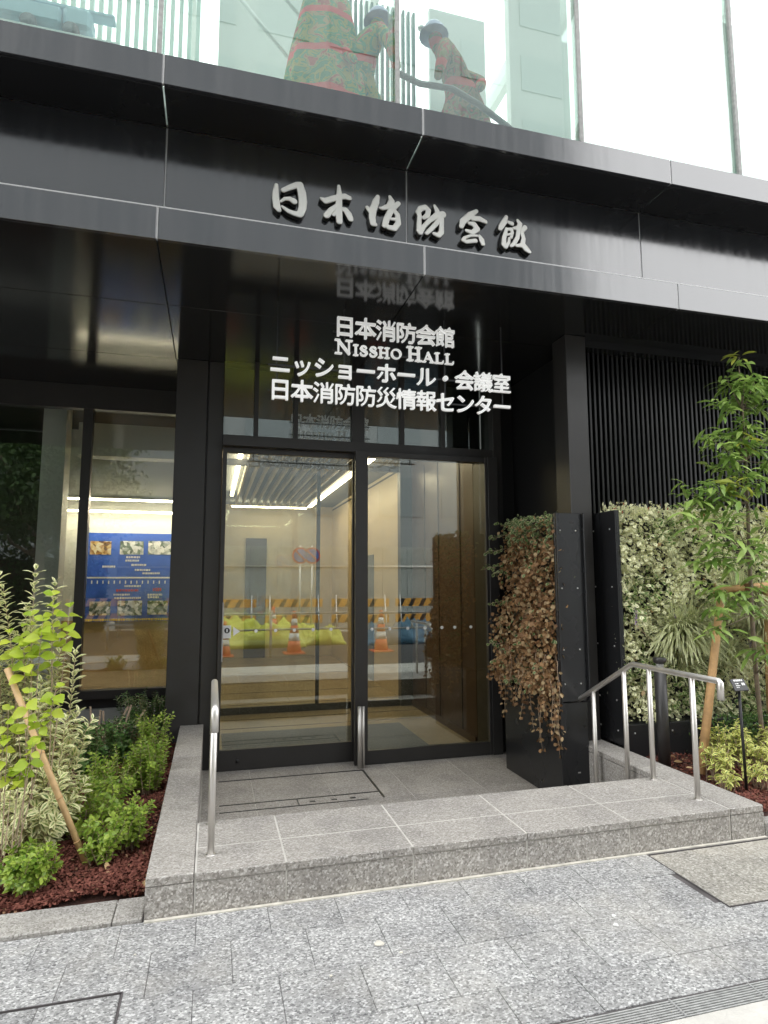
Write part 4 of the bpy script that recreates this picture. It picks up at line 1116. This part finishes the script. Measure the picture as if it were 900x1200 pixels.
# ================================================================== TREE with wooden props
TY = 4.28
tb = onz(897, 889, .09)
tr = thing("young_tree", "slender young evergreen tree tied to wooden props at the right", "tree", (ony(896, 889, TY)[0], TY, .06))
def tp(px, py, y=TY): return tuple(ony(px, py, y))
trunk = [tp(898, 900), tp(893, 860), tp(886, 790), tp(881, 720), tp(878, 650), tp(876, 590), tp(874, 540), tp(870, 480), tp(866, 430)]
tk = tube("trunk", trunk, [.021, .019, .018, .017, .0155, .013, .011, .008, .004], bark, tr, 10)
tree_leaf = leaf_mat("evergreen_leaf", (.15, .27, .055), (.38, .52, .14), trans=.35, rough=.32)
lime_leaf = leaf_mat("young_lime_leaf", (.30, .36, .05), (.46, .48, .08), trans=.35)
clusters = [(866, 418, 0, 1), (850, 440, .03, 0), (885, 445, -.05, 0), (862, 462, .06, 0), (895, 470, .05, 0), (846, 476, -.06, 0), (875, 492, -.08, 0), (905, 505, .1, 0), (855, 505, .08, 0), (890, 455, .1, 0), (872, 448, -.1, 0),
            (883, 520, .04, 0), (868, 515, -.06, 1), (830, 512, -.1, 0), (850, 535, -.12, 0), (905, 540, 0, 0), (838, 548, .1, 0), (868, 552, -.05, 0), (890, 560, -.12, 0), (858, 566, -.16, 1), (826, 570, -.12, 0), (843, 580, -.06, 0),
            (800, 578, -.05, 0), (815, 590, .05, 0), (790, 592, .02, 0), (805, 606, -.15, 0), (835, 604, -.2, 0), (858, 600, -.2, 0), (880, 598, -.14, 1), (905, 610, -.1, 0), (846, 622, -.22, 0), (822, 630, -.2, 0), (870, 636, -.25, 0), (895, 640, -.2, 0),
            (838, 652, -.2, 0), (812, 658, -.1, 0), (860, 662, -.2, 0), (895, 672, -.25, 0), (825, 684, -.15, 0), (848, 690, -.25, 0), (835, 712, -.25, 0), (868, 700, -.3, 0), (893, 710, -.3, 0), (885, 755, -.25, 0), (905, 760, -.2, 0), (830, 738, -.22, 0)]
LP, LA, LN, LL, LI = [], [], [], [], []
twigs = []
for (px, py, dy, lime) in clusters:
    e = Vector(tp(px, py, TY + dy))
    j = min(range(len(trunk)), key=lambda q: abs(Vector(trunk[q]).z - (e.z - .12)))
    b0 = Vector(trunk[j]); mid = (b0 + e) / 2 + Vector((0, 0, -.02))
    twigs.append(tube_data([tuple(b0), tuple(mid), tuple(e)], [.005, .004, .002], 5))
    nl = rnd.randint(26, 36)
    if py < 430: nl = 16
    if py > 590: nl = int(nl * .55)
    for k in range(nl):
        s = rnd.random(); q = mid.lerp(e, .35 + .65 * s) + Vector((rnd.gauss(0, .03), rnd.gauss(0, .04), rnd.gauss(0, .035)))
        az = rnd.uniform(0, 6.28); el = rnd.uniform(-.55, .7)
        LP.append(tuple(q)); LA.append((math.cos(az) * math.cos(el), math.sin(az) * math.cos(el), math.sin(el))); LN.append((rnd.gauss(0, .35), rnd.gauss(0, .35) - .2, 1)); LL.append(rnd.uniform(.10, .17)); LI.append(bool(lime and s > .5))
    # layered outer leaves between clusters
multi("branches", twigs, bark, tr)
LP, LA, LN, LL, LI = map(np.array, (LP, LA, LN, LL, LI))
leaves("crown", LP[~LI], LA[~LI], LN[~LI], LL[~LI], LL[~LI] * .27, tree_leaf, tr, droop=.35)
leaves("young_leaves", LP[LI], LA[LI], LN[LI], LL[LI], LL[LI] * .27, lime_leaf, tr, droop=.3)
sp = thing("tree_prop", "peeled wooden prop frame with two poles and crossbar around the young tree", "tree prop", (4.1, 4.22, .06))
a0 = onz(821, 907, .09); a1 = ony(846, 690, 4.30)
tube("pole", [tuple(a0), tuple(a1)], [.034, .030], wood, sp, 12)
b0_ = ony(905, 880, 4.55); b1_ = ony(898, 683, 4.36)
tube("pole", [(b0_[0], 4.55, .07), (b1_[0], 4.36, b1_[2])], [.034, .030], wood, sp, 12)
c0_ = ony(838, 692, 4.335); c1_ = ony(925, 683, 4.335)
tube("crossbar", [tuple(c0_), tuple(c1_)], .027, wood, sp, 12)
q = ony(878, 688, 4.30)
for k in range(5):
    lathe("twine_wrap", [(.034, 0), (.039, .006), (.034, .012)], (q[0], 4.305, q[2] - .03 + k * .0125), twine, sp, 12)

# bollard light, plant label
bl = onz(768, 897, .09)
t = thing("bollard_light", "dark grey garden bollard light behind the right handrail", "bollard", (bl[0] + .02, 4.30, .06))
ztop = ony(767, 768, 4.30)[2]
lathe("shaft", [(.046, 0), (.046, ztop - .06 - .10)], (bl[0] + .02, 4.30, .06), bronze, t, 18)
lathe("lamp_neck", [(.030, 0), (.030, .035)], (bl[0] + .02, 4.30, ztop - .10), plain("lamp_lens", (.35, .35, .33), .3), t, 18)
lathe("cap", [(.034, 0), (.050, .012), (.050, .040), (.046, .048)], (bl[0] + .02, 4.30, ztop - .065), bronze, t, 18)
lb = onz(875, 926, .09)
t = thing("plant_label", "small black plant name plate on a stake in the right bed", "sign", (lb[0], lb[1], .06))
lz = ony(864, 805, lb[1]); 
tube("stake", [(lb[0], lb[1], .05), (lz[0] + .012, lb[1], lz[2])], .010, blackp, t, 8)
pl = box("plate", lz[0] - .062, lz[0] + .062, lb[1] - .022, lb[1] - .014, lz[2] - .028, lz[2] + .062, blackp, t, .003); pl.rotation_euler = (R(-32), 0, 0)
for i, (z_, x0_, x1_, h_) in enumerate(((.034, -.038, .042, .013), (.010, -.036, -.002, .006), (-.004, -.036, .000, .006), (-.016, -.036, -.008, .005), (.006, .018, .044, .018))):
    # printed lines stand just proud of the plate
    w_ = x0_
    while w_ < x1_ - .004:
        e_ = min(w_ + rnd.uniform(.008, .016), x1_)
        ch = bpy.data.objects.new("print", boxmesh("print", round(e_ - w_, 3), .002, h_, white_p, 0)); COL.objects.link(ch); ch.parent = pl
        ch.location = ((w_ + e_) / 2, -.0055, z_ - .003); w_ = e_ + .004

# ================================================================== SHRUBS
def shoots(label, name, cat, base, tips, mat, leaf_len, leaf_w, spacing, stem_r=.004, pair=True, up=.35, group=None, droop=.1, frac=.75, stem_mat=None, bend=.08, face=0.0):
    t = thing(name, label, cat, base, group)
    P, A, N, L, tubes = [], [], [], [], []
    for tipp in tips:
        e = Vector(tipp); b0 = Vector((base[0] + rnd.uniform(-.04, .04) + (e.x - base[0]) * .25, base[1] + rnd.uniform(-.04, .04) + (e.y - base[1]) * .25, base[2] - .02))
        c = (b0 + e) / 2 + Vector((rnd.uniform(-bend, bend), rnd.uniform(-bend, bend), .06))
        pts = []
        for s in np.linspace(0, 1, 7): pts.append(tuple(b0 * (1 - s) ** 2 + c * 2 * s * (1 - s) + e * s * s))
        tubes.append(tube_data(pts, [stem_r * (1 - .7 * s) for s in np.linspace(0, 1, 7)], 5))
        ln = (e - b0).length; m_ = max(3, int(ln * frac / spacing)); ph = rnd.uniform(0, 6)
        for k in range(m_):
            s = 1 - (k / m_) * frac
            p = b0 * (1 - s) ** 2 + c * 2 * s * (1 - s) + e * s * s
            ax = ((c - b0) * 2 * (1 - s) + (e - c) * 2 * s).normalized()
            u = ax.cross(Vector((.3, .9, .1))).normalized(); w = ax.cross(u)
            for q in range(2 if pair else 1):
                a = ph + k * 1.571 + q * math.pi + rnd.uniform(-.4, .4)
                d = u * math.cos(a) + w * math.sin(a)
                g_ = up + (.9 if k == 0 else 0)
                P.append(tuple(p)); A.append(tuple(d + ax * g_ + Vector((rnd.gauss(0, .15),) * 3))); N.append(tuple(ax - d * .3 + Vector((rnd.gauss(0, .3) * face, -.25 - face, .35))))
                L.append(leaf_len * rnd.uniform(.65, 1.1) * (.7 if k == 0 else 1))
    multi("stems", tubes, stem_mat or twig, t)["kind"] = "stuff"
    L = np.array(L)
    leaves("foliage", P, A, N, L, L * (leaf_w / leaf_len), mat, t, droop=droop)
    return t
euo = leaf_mat("variegated_shrub_leaf", (.16, .26, .07), (.32, .42, .13), rim=(.86, .84, .50), thr=.30, trans=.2)
limep = leaf_mat("lime_round_leaf", (.34, .50, .04), (.62, .70, .09), trans=.45, rough=.4)
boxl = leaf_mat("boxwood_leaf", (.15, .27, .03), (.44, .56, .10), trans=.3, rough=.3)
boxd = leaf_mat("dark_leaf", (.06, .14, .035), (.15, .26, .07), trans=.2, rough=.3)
aucu = leaf_mat("gold_variegated_leaf", (.10, .22, .04), (.24, .36, .07), rim=(.75, .74, .24), thr=.33, trans=.25)
def tips_px(lst, Y): return [tuple(ony(x, y, Y + dy)) for x, y, dy in lst]
Yv_ = 4.15
vt = [(42, 668, 0), (4, 690, 0), (-12, 710, .1), (74, 752, 0), (62, 770, .1), (20, 745, .1), (38, 720, .15), (8, 770, 0), (48, 800, -.1), (30, 790, .1), (92, 835, .0), (80, 850, .1), (60, 840, .0), (98, 868, -.05), (15, 830, .15), (-20, 800, 0),
      (85, 890, .1), (70, 900, -.12), (30, 860, -.1), (10, 890, -.1), (50, 905, -.15), (92, 910, 0), (-15, 880, -.1), (30, 920, -.22), (60, 935, -.2), (5, 925, -.22), (85, 935, -.1), (45, 950, -.25), (20, 955, -.28), (66, 960, -.25), (36, 880, 0), (55, 870, .1), (75, 870, .2)]
bs = ony(38, 985, Yv_)
shoots("tall variegated cream and green shrub leaning on canes at left", "variegated_shrub", "shrub", (bs[0], Yv_, .03), tips_px(vt, Yv_) + [tuple(np.array(tuple(ony(x, y, Yv_ + dy))) + np.array([rnd.gauss(0, .07), rnd.gauss(0, .09), rnd.gauss(-.03, .06)])) for x, y, dy in vt], euo, .078, .034, .024, up=.5, frac=.9)
lt_ = [(62, 698, 0), (82, 712, 0), (50, 728, -.05), (36, 722, 0), (12, 742, 0), (60, 745, .05), (28, 758, -.05)]
bs = ony(45, 975, 4.0)
shoots("lime leaved shoots rising above the variegated shrub", "lime_leaf_plant", "plant", (bs[0], 4.0, .03), tips_px(lt_, 4.0), limep, .090, .072, .05, pair=True, up=.1, droop=.25, bend=.03, frac=.2, face=1.1)
lt_ = [(34, 812, 0), (50, 842, 0), (10, 832, 0), (66, 806, .05), (38, 872, -.05), (4, 868, 0), (14, 905, 0), (26, 895, 0)]
bs = ony(8, 1000, 3.72)
shoots("lime round leaved plant on thin grey stem in front of variegated shrub", "lime_leaf_plant", "plant", (bs[0], 3.72, .03), tips_px(lt_, 3.72), limep, .074, .062, .045, pair=True, up=.0, droop=.25, bend=.02, frac=.24, face=1.1)
def bush(label, px, py, Y, r, hgt, n, mat, ll=.040, group="low boxwood bushes in the left bed"):
    c = ony(px, py, Y); zb = .03
    T = [(c[0] + r * rnd.uniform(.2, 1) * math.cos(a), Y + r * rnd.uniform(.2, 1) * math.sin(a), zb + hgt * rnd.uniform(.30, 1.05)) for a in [rnd.uniform(0, 6.28) for _ in range(n)]]
    return shoots(label, "boxwood_bush", "bush", (c[0], Y, zb), T, mat, ll, ll * .58, .019, stem_r=.003, up=.45, bend=.06, group=group, frac=.92)
bush("bright rounded boxwood bush by the kerb at lower left", 30, 1040, 3.62, .15, .20, 95, boxl)
bush("small boxwood bush in front of the mulch centre near kerb", 118, 1010, 3.85, .12, .22, 26, boxl)
bush("leafy boxwood bush nearest the left capping stone front", 150, 990, 4.05, .15, .26, 40, boxl)
bush("boxwood bush beside the cane foot in front of variegated shrub", 100, 990, 4.2, .20, .26, 34, boxl)
bush("sparse boxwood bush low behind the mulch centre", 120, 960, 4.55, .24, .30, 36, boxl)
bush("tall boxwood bush against the capping stone middle", 172, 930, 5.0, .17, .36, 44, boxl)
bush("boxwood bush left of the capping stone in second row", 135, 925, 5.0, .25, .31, 40, boxl)
bush("upper boxwood bush near the column foot", 178, 890, 5.7, .2, .42, 46, boxl)
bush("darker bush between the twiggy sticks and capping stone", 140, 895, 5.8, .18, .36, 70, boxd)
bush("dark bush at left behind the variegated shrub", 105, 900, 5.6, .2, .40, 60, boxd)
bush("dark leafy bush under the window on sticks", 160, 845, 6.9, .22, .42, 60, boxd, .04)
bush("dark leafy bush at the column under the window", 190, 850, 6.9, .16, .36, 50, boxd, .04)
for i, (x0, y0, x1, y1) in enumerate(((108, 880, 106, 828), (112, 885, 118, 832), (122, 878, 121, 833), (128, 870, 150, 828), (140, 868, 154, 826), (146, 865, 170, 832), (104, 872, 108, 840))):
    a = ony(x0, y0, 6.3); b2 = ony(x1, y1, 6.35)
    o = tube("bare_stick", [(a[0], 6.3, .0), tuple((a + b2) / 2), tuple(b2)], .010, twig, None, 6)
    tag(o, "bare brown stick, %s of the row in the left bed" % ["first", "second", "third", "fourth", "fifth", "sixth", "leaning shortest"][i], "stick", "bare sticks below the left window")
# the bed goes on to the left with more of the same planting
bush("rounded boxwood bush further along the kerb left of the canes", -150, 1040, 3.75, .2, .26, 60, boxl)
bush("boxwood bush in the middle of the bed far left", -170, 960, 4.8, .25, .36, 60, boxl)
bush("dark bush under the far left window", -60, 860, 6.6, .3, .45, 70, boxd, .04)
# canes
def cane(label, x0, y0, x1, y1, Y0, Y1, r):
    a = ony(x0, y0, Y0); b2 = ony(x1, y1, Y1)
    t = thing("bamboo_cane", label, "cane", (b2[0], Y1, .0), "bamboo canes in the left bed")
    foot = b2 + (b2 - a) * ((b2[2] - .0) / max(.05, (a[2] - b2[2])))
    tube("culm", [tuple(a), tuple(foot)], r, bamboo, t, 10)
    for s in (.2, .42, .64, .85):
        q = a + (foot - a) * s; v, f = tube_data([tuple(q), tuple(q + (foot - a) * .006)], r * 1.12, 10)
        meshobj("node_ring", v, f, wood, t, True)
cane("long bamboo cane slanting down across the variegated shrub", 8, 783, 83, 968, 3.95, 3.85, .0165)
cane("shorter bamboo cane behind the long one", 48, 830, 76, 925, 4.35, 4.3, .0165)
# right bed
gs = [(842, 905, 3.95, .13, .24, 26), (865, 880, 4.15, .13, .34, 26), (838, 870, 4.2, .10, .42, 14), (888, 900, 3.98, .13, .26, 24), (850, 925, 3.75, .10, .13, 16), (892, 925, 3.75, .12, .16, 18), (900, 880, 4.2, .12, .3, 20)]
gl_ = ["by the prop foot", "behind the label stake", "tallest, left of the tree trunk", "at the right edge below the trunk", "lowest, at the label stake foot", "at the lower right corner of bed", "behind the trunk at the right edge"]
for (px, py, Y, r, h, n), lb_ in zip(gs, gl_):
    c = ony(px, py, Y)
    T = [(c[0] + r * rnd.uniform(.1, 1) * math.cos(a), Y + r * rnd.uniform(.1, 1) * math.sin(a), .09 + h * rnd.uniform(.5, 1.05)) for a in [rnd.uniform(0, 6.28) for _ in range(n)]]
    shoots("gold edged shrub " + lb_, "gold_variegated_shrub", "shrub", (c[0], Y, .09), T, aucu, .065, .026, .035, up=.3, droop=.3, group="gold variegated shrubs in the right bed")
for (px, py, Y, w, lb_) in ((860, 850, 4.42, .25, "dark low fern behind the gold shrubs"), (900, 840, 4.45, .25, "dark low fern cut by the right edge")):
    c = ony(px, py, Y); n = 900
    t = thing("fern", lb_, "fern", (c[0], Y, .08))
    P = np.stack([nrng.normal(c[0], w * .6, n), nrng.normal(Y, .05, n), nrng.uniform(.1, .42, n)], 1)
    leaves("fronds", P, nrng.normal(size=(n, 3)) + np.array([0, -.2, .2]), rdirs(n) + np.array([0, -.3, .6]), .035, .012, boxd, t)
# dead leaves lying on the mulch
for i, (px, py) in enumerate(((145, 1037), (125, 1022), (155, 1020), (115, 1035), (170, 1040), (100, 1048), (160, 1030), (800, 893), (835, 912), (812, 900), (793, 888), (850, 935))):
    right = px > 500; p = onz(px, py, .10 if right else .035)
    n = 1
    o = leaves("dead_leaf", [p], [(rnd.gauss(0, 1), rnd.gauss(0, 1), .15)], [(rnd.gauss(0, .4), -.3, 1)], rnd.uniform(.05, .08), rnd.uniform(.025, .04), drylitter, None, kind=None)
    tag(o, "dry tan leaf on mulch " + ["below the nearest boxwood, largest", "left of the bush by the capping stone", "right under the capping stone bush", "between cane foot and kerb", "against the left capping stone end",
        "nearest the kerb left of centre", "close to the left capping stone", "left of the wooden prop foot", "between prop and label stake", "at the wooden prop foot", "beside the bollard foot", "below the label stake at the cap"][i], "dead leaf", "dead leaves on the %s bed" % ("right" if right else "left"))

# ================================================================== ACROSS THE STREET (seen in the glass)
def mirror_at(px, Yref, Yg=6.36):      # x where a thing at Yref shows in the door glass at column px
    d = ray(px, 735); k = d[0] / d[1]; return k * (2 * Yg - Yref)
RZ = -.15
def cone(label, x, y, h):
    t = thing("traffic_cone", label, "traffic cone", (x, y, RZ), "traffic cones across the street")
    box("base", x - .19 * h / .75, x + .19 * h / .75, y - .19 * h / .75, y + .19 * h / .75, RZ, RZ + .03, orange, t, .008)
    def rr(s): return (.135 * (1 - s) + .028 * s) * h / .75
    for a, b2, mt in ((.04, .30, orange), (.30, .48, white_p), (.48, .66, orange), (.66, .82, white_p), (.82, 1, orange)):
        lathe("band", [(rr(a), a * h), (rr(b2), b2 * h)], (x, y, RZ), mt, t, 16)
cone("reflected traffic cone standing nearest, right of centre in left door", mirror_at(345, -2.4), -2.4, 1.0)
cone("reflected traffic cone further back beside the yellow sheet", mirror_at(320, -5.2), -5.2, 1.0)
cone("reflected traffic cone in the right door panel", mirror_at(443, -2.6), -2.6, 1.0)
cone("reflected traffic cone at the left jamb of the door", mirror_at(264, -2.2), -2.2, .8)
def barricade(label, x, y, w):
    t = thing("barricade", label, "barricade", (x, y, RZ), "striped barricades across the street")
    for zz in (.95, .48):
        box("board", x - w / 2, x + w / 2, y - .02, y + .02, RZ + zz, RZ + zz + .24, stripe_y, t, .004)
        k = int(w / .34)
        for i in range(k):
            xx = x - w / 2 + .06 + i * .34
            for yy in (y + .0205,):
                meshobj("stripe", [(xx, yy, RZ + zz + .004), (xx + .13, yy, RZ + zz + .004), (xx + .25, yy, RZ + zz + .236), (xx + .12, yy, RZ + zz + .236), (xx, yy + .003, RZ + zz + .004), (xx + .13, yy + .003, RZ + zz + .004), (xx + .25, yy + .003, RZ + zz + .236), (xx + .12, yy + .003, RZ + zz + .236)],
                        [(0, 1, 2, 3), (7, 6, 5, 4), (0, 4, 5, 1), (1, 5, 6, 2), (2, 6, 7, 3), (3, 7, 4, 0)], blackp, t)
    for s in (-1, 1):
        tube("leg", [(x + s * w * .42, y - .3, RZ), (x + s * w * .42, y, RZ + 1.3)], .02, steel, t, 8)
        tube("leg", [(x + s * w * .42, y + .3, RZ), (x + s * w * .42, y, RZ + 1.3)], .02, steel, t, 8)
x = -3.5
for i, nm in enumerate(("far left", "left", "behind the yellow sheet", "central", "right of centre", "right", "far right")):
    barricade("reflected orange and black striped barricade, " + nm, x, -5.9 + .1 * math.sin(i * 2), 1.7); x += 1.95
def heap(name, label, cat, x, y, sx, sy, h, mat):
    V, Fc = [], []; nx, ny = 90, 46; ph = x * 3.7
    for j in range(ny + 1):
        for i in range(nx + 1):
            u, v = i / nx * 2 - 1, j / ny * 2 - 1
            e = max(0, 1 - u ** 4) * max(0, 1 - v ** 4)
            wv = lambda q: 1 - abs(math.sin(q)) * 1.3
            z = h * e ** .5 * (.50 + .22 * math.sin(u * 5 + v * 3 + ph) + .16 * wv(u * 7 - v * 4 + ph) + .10 * wv(v * 9 + u * 5 + ph * 2) + .07 * wv(u * 19 + v * 11) + .04 * wv(u * 37 - v * 23))
            V.append((x + u * sx, y + v * sy, RZ + max(0, z) + (0 if e == 0 else .01)))
    for j in range(ny):
        for i in range(nx): a = j * (nx + 1) + i; Fc.append((a, a + 1, a + nx + 2, a + nx + 1))
    o = meshobj(name, V, Fc, mat, None, True); s = o.modifiers.new("thick", 'SOLIDIFY'); s.thickness = .03
    return tag(o, label, cat)
heap("covered_heap", "reflected lime yellow tarpaulin heap behind the cones", "tarpaulin", mirror_at(288, -4.3), -4.3, 1.55, .6, .85, tarp)
heap("covered_heap", "reflected lower lime tarpaulin heap in the middle", "tarpaulin", mirror_at(365, -4.6), -4.6, .9, .5, .6, tarp)
heap("covered_heap", "reflected blue sheeted heap in the right door panel", "tarpaulin", mirror_at(470, -4.5), -4.5, 1.2, .5, .7, teal_tarp)
hd = thing("site_hoarding", "pale grey construction hoarding along the far side of street", "hoarding", (0, -8.6, RZ))
x = -3.3
while x < 34:
    box("hoarding_panel", x + .01, x + .89, -8.62, -8.58, RZ + .05, RZ + 2.9, hoard, hd, .006); x += .9
box("hoarding_rail", -3.3, 34, -8.57, -8.53, RZ + 2.2, RZ + 2.26, steel, hd)
# pipe guard rail and round signs on the near side of the site
gr = thing("guard_rail", "reflected pipe guard rail along the roadside", "guard rail", (2, -1.7, RZ))
for zz in (.62, .98): tube("pipe", [(-2.6, -1.7, RZ + zz), (9, -1.7, RZ + zz)], .022, galv, gr, 8)
xx = -2.5
while xx < 9: tube("post", [(xx, -1.7, RZ), (xx, -1.7, RZ + 1.05)], .03, galv, gr, 8); xx += 1.9
blue_s = plain("sign_blue", (.05, .16, .5), .4)
for px, lb_ in ((365, "reflected round blue road sign with red rim in the left door"), (351, "second round blue road sign left of the first")):
    xs = mirror_at(px, -5.2); t = thing("road_sign", lb_, "road sign", (xs, -5.2, RZ), "round road signs across the street")
    tube("pole", [(xs, -5.24, RZ), (xs, -5.24, 2.6)], .025, steel, t, 8)
    for nm, r_, y_, mt in (("rim", .24, -5.20, red_p), ("face", .19, -5.185, blue_s)):
        v, f = tube_data([(xs, y_, 2.30), (xs, y_ + .012, 2.30)], r_, 24); meshobj(nm, v, f, mt, t)
    v, f = tube_data([(xs - .13, -5.168, 2.43), (xs + .13, -5.168, 2.17)], .022, 6); meshobj("slash", v, f, red_p, t)
# buildings opposite
def block(label, x0, x1, y, depth, h, floors, bays, wm):
    t = thing("office_block", label, "building", ((x0 + x1) / 2, y, -.2))
    box("wall", x0, x1, y - depth, y, -.2, h, wm, t)
    fh = h / floors; bw = (x1 - x0) / bays
    for f in range(floors):
        for b2 in range(bays):
            box("window", x0 + bw * (b2 + .15), x0 + bw * (b2 + .85), y + .002, y + .05, fh * f + fh * .3, fh * f + fh * .85, opp_glass, t)
    box("roof_edge", x0 - .2, x1 + .2, y - depth - .2, y + .2, h, h + .5, wm, t)
block("grey office block facing the hall across the street", -34, 18.3, -19, 12, 42, 11, 15, opp_dark)
block("lower office block far along the street behind the camera", 30, 62, -24, 14, 14, 4, 9, opp_wall)
# street trees
def street_tree(label, x, y, h, r, n, seed):
    rr = random.Random(seed); g2 = np.random.default_rng(seed)
    t = thing("street_tree", label, "tree", (x, y, RZ), "street trees across the road")
    top = h * .45
    tube("trunk", [(x, y, RZ), (x + .1, y, top * .5), (x + .05, y + .1, top), (x + .1, y, h * .8)], [.20, .16, .13, .05], bark, t, 10)
    tb_, C = [], []
    for i in range(15):
        a = rr.uniform(0, 6.28); z0 = rr.uniform(top * .7, h * .75); ln = r * rr.uniform(.6, 1.0)
        e = (x + math.cos(a) * ln, y + math.sin(a) * ln, z0 + rr.uniform(.5, 2.2))
        tb_.append(tube_data([(x + .05, y, z0), ((x + e[0]) / 2, (y + e[1]) / 2, z0 + .4), e], [.07, .05, .015], 6)); C += [e, ((x + e[0]) / 2, (y + e[1]) / 2, (z0 + e[2]) / 2 + .4)]
    multi("branches", tb_, bark, t)
    C = np.array(C); P = C[g2.integers(0, len(C), n)] + g2.normal(0, .55, (n, 3)) * np.array([1, 1, .75])
    leaves("crown", P, g2.normal(size=(n, 3)), g2.normal(size=(n, 3)) + np.array([0, 0, .8]), g2.uniform(.12, .24, n), .11, tree_leaf_far, t)
street_tree("dark leafy street tree mirrored in the left window", -5.4, -6.6, 7.0, 2.6, 15000, 3)
hg = thing("added_hedge", "tall evergreen hedge added along the far pavement to darken the left window", "hedge", (-10, -8.2, -.2))  # hedge put in to darken what the left window reflects
box("core", -17, -3.6, -8.5, -7.9, -.2, 2.3, earth, hg)
n = 16000
P = np.stack([nrng.uniform(-17, -3.5, n), -7.9 + nrng.uniform(-.1, .25, n), nrng.uniform(-.15, 2.6, n)], 1)
leaves("foliage", P, rdirs(n), rdirs(n) + np.array([0, .6, .5]), nrng.uniform(.10, .18, n), .09, tree_leaf_far, hg)
street_tree("dark leafy street tree further left across the road", -9.2, -7.0, 6.6, 2.6, 4200, 5)
street_tree("leafy street tree opposite the far left facade", -13.5, -7.1, 6.0, 2.4, 3000, 8)
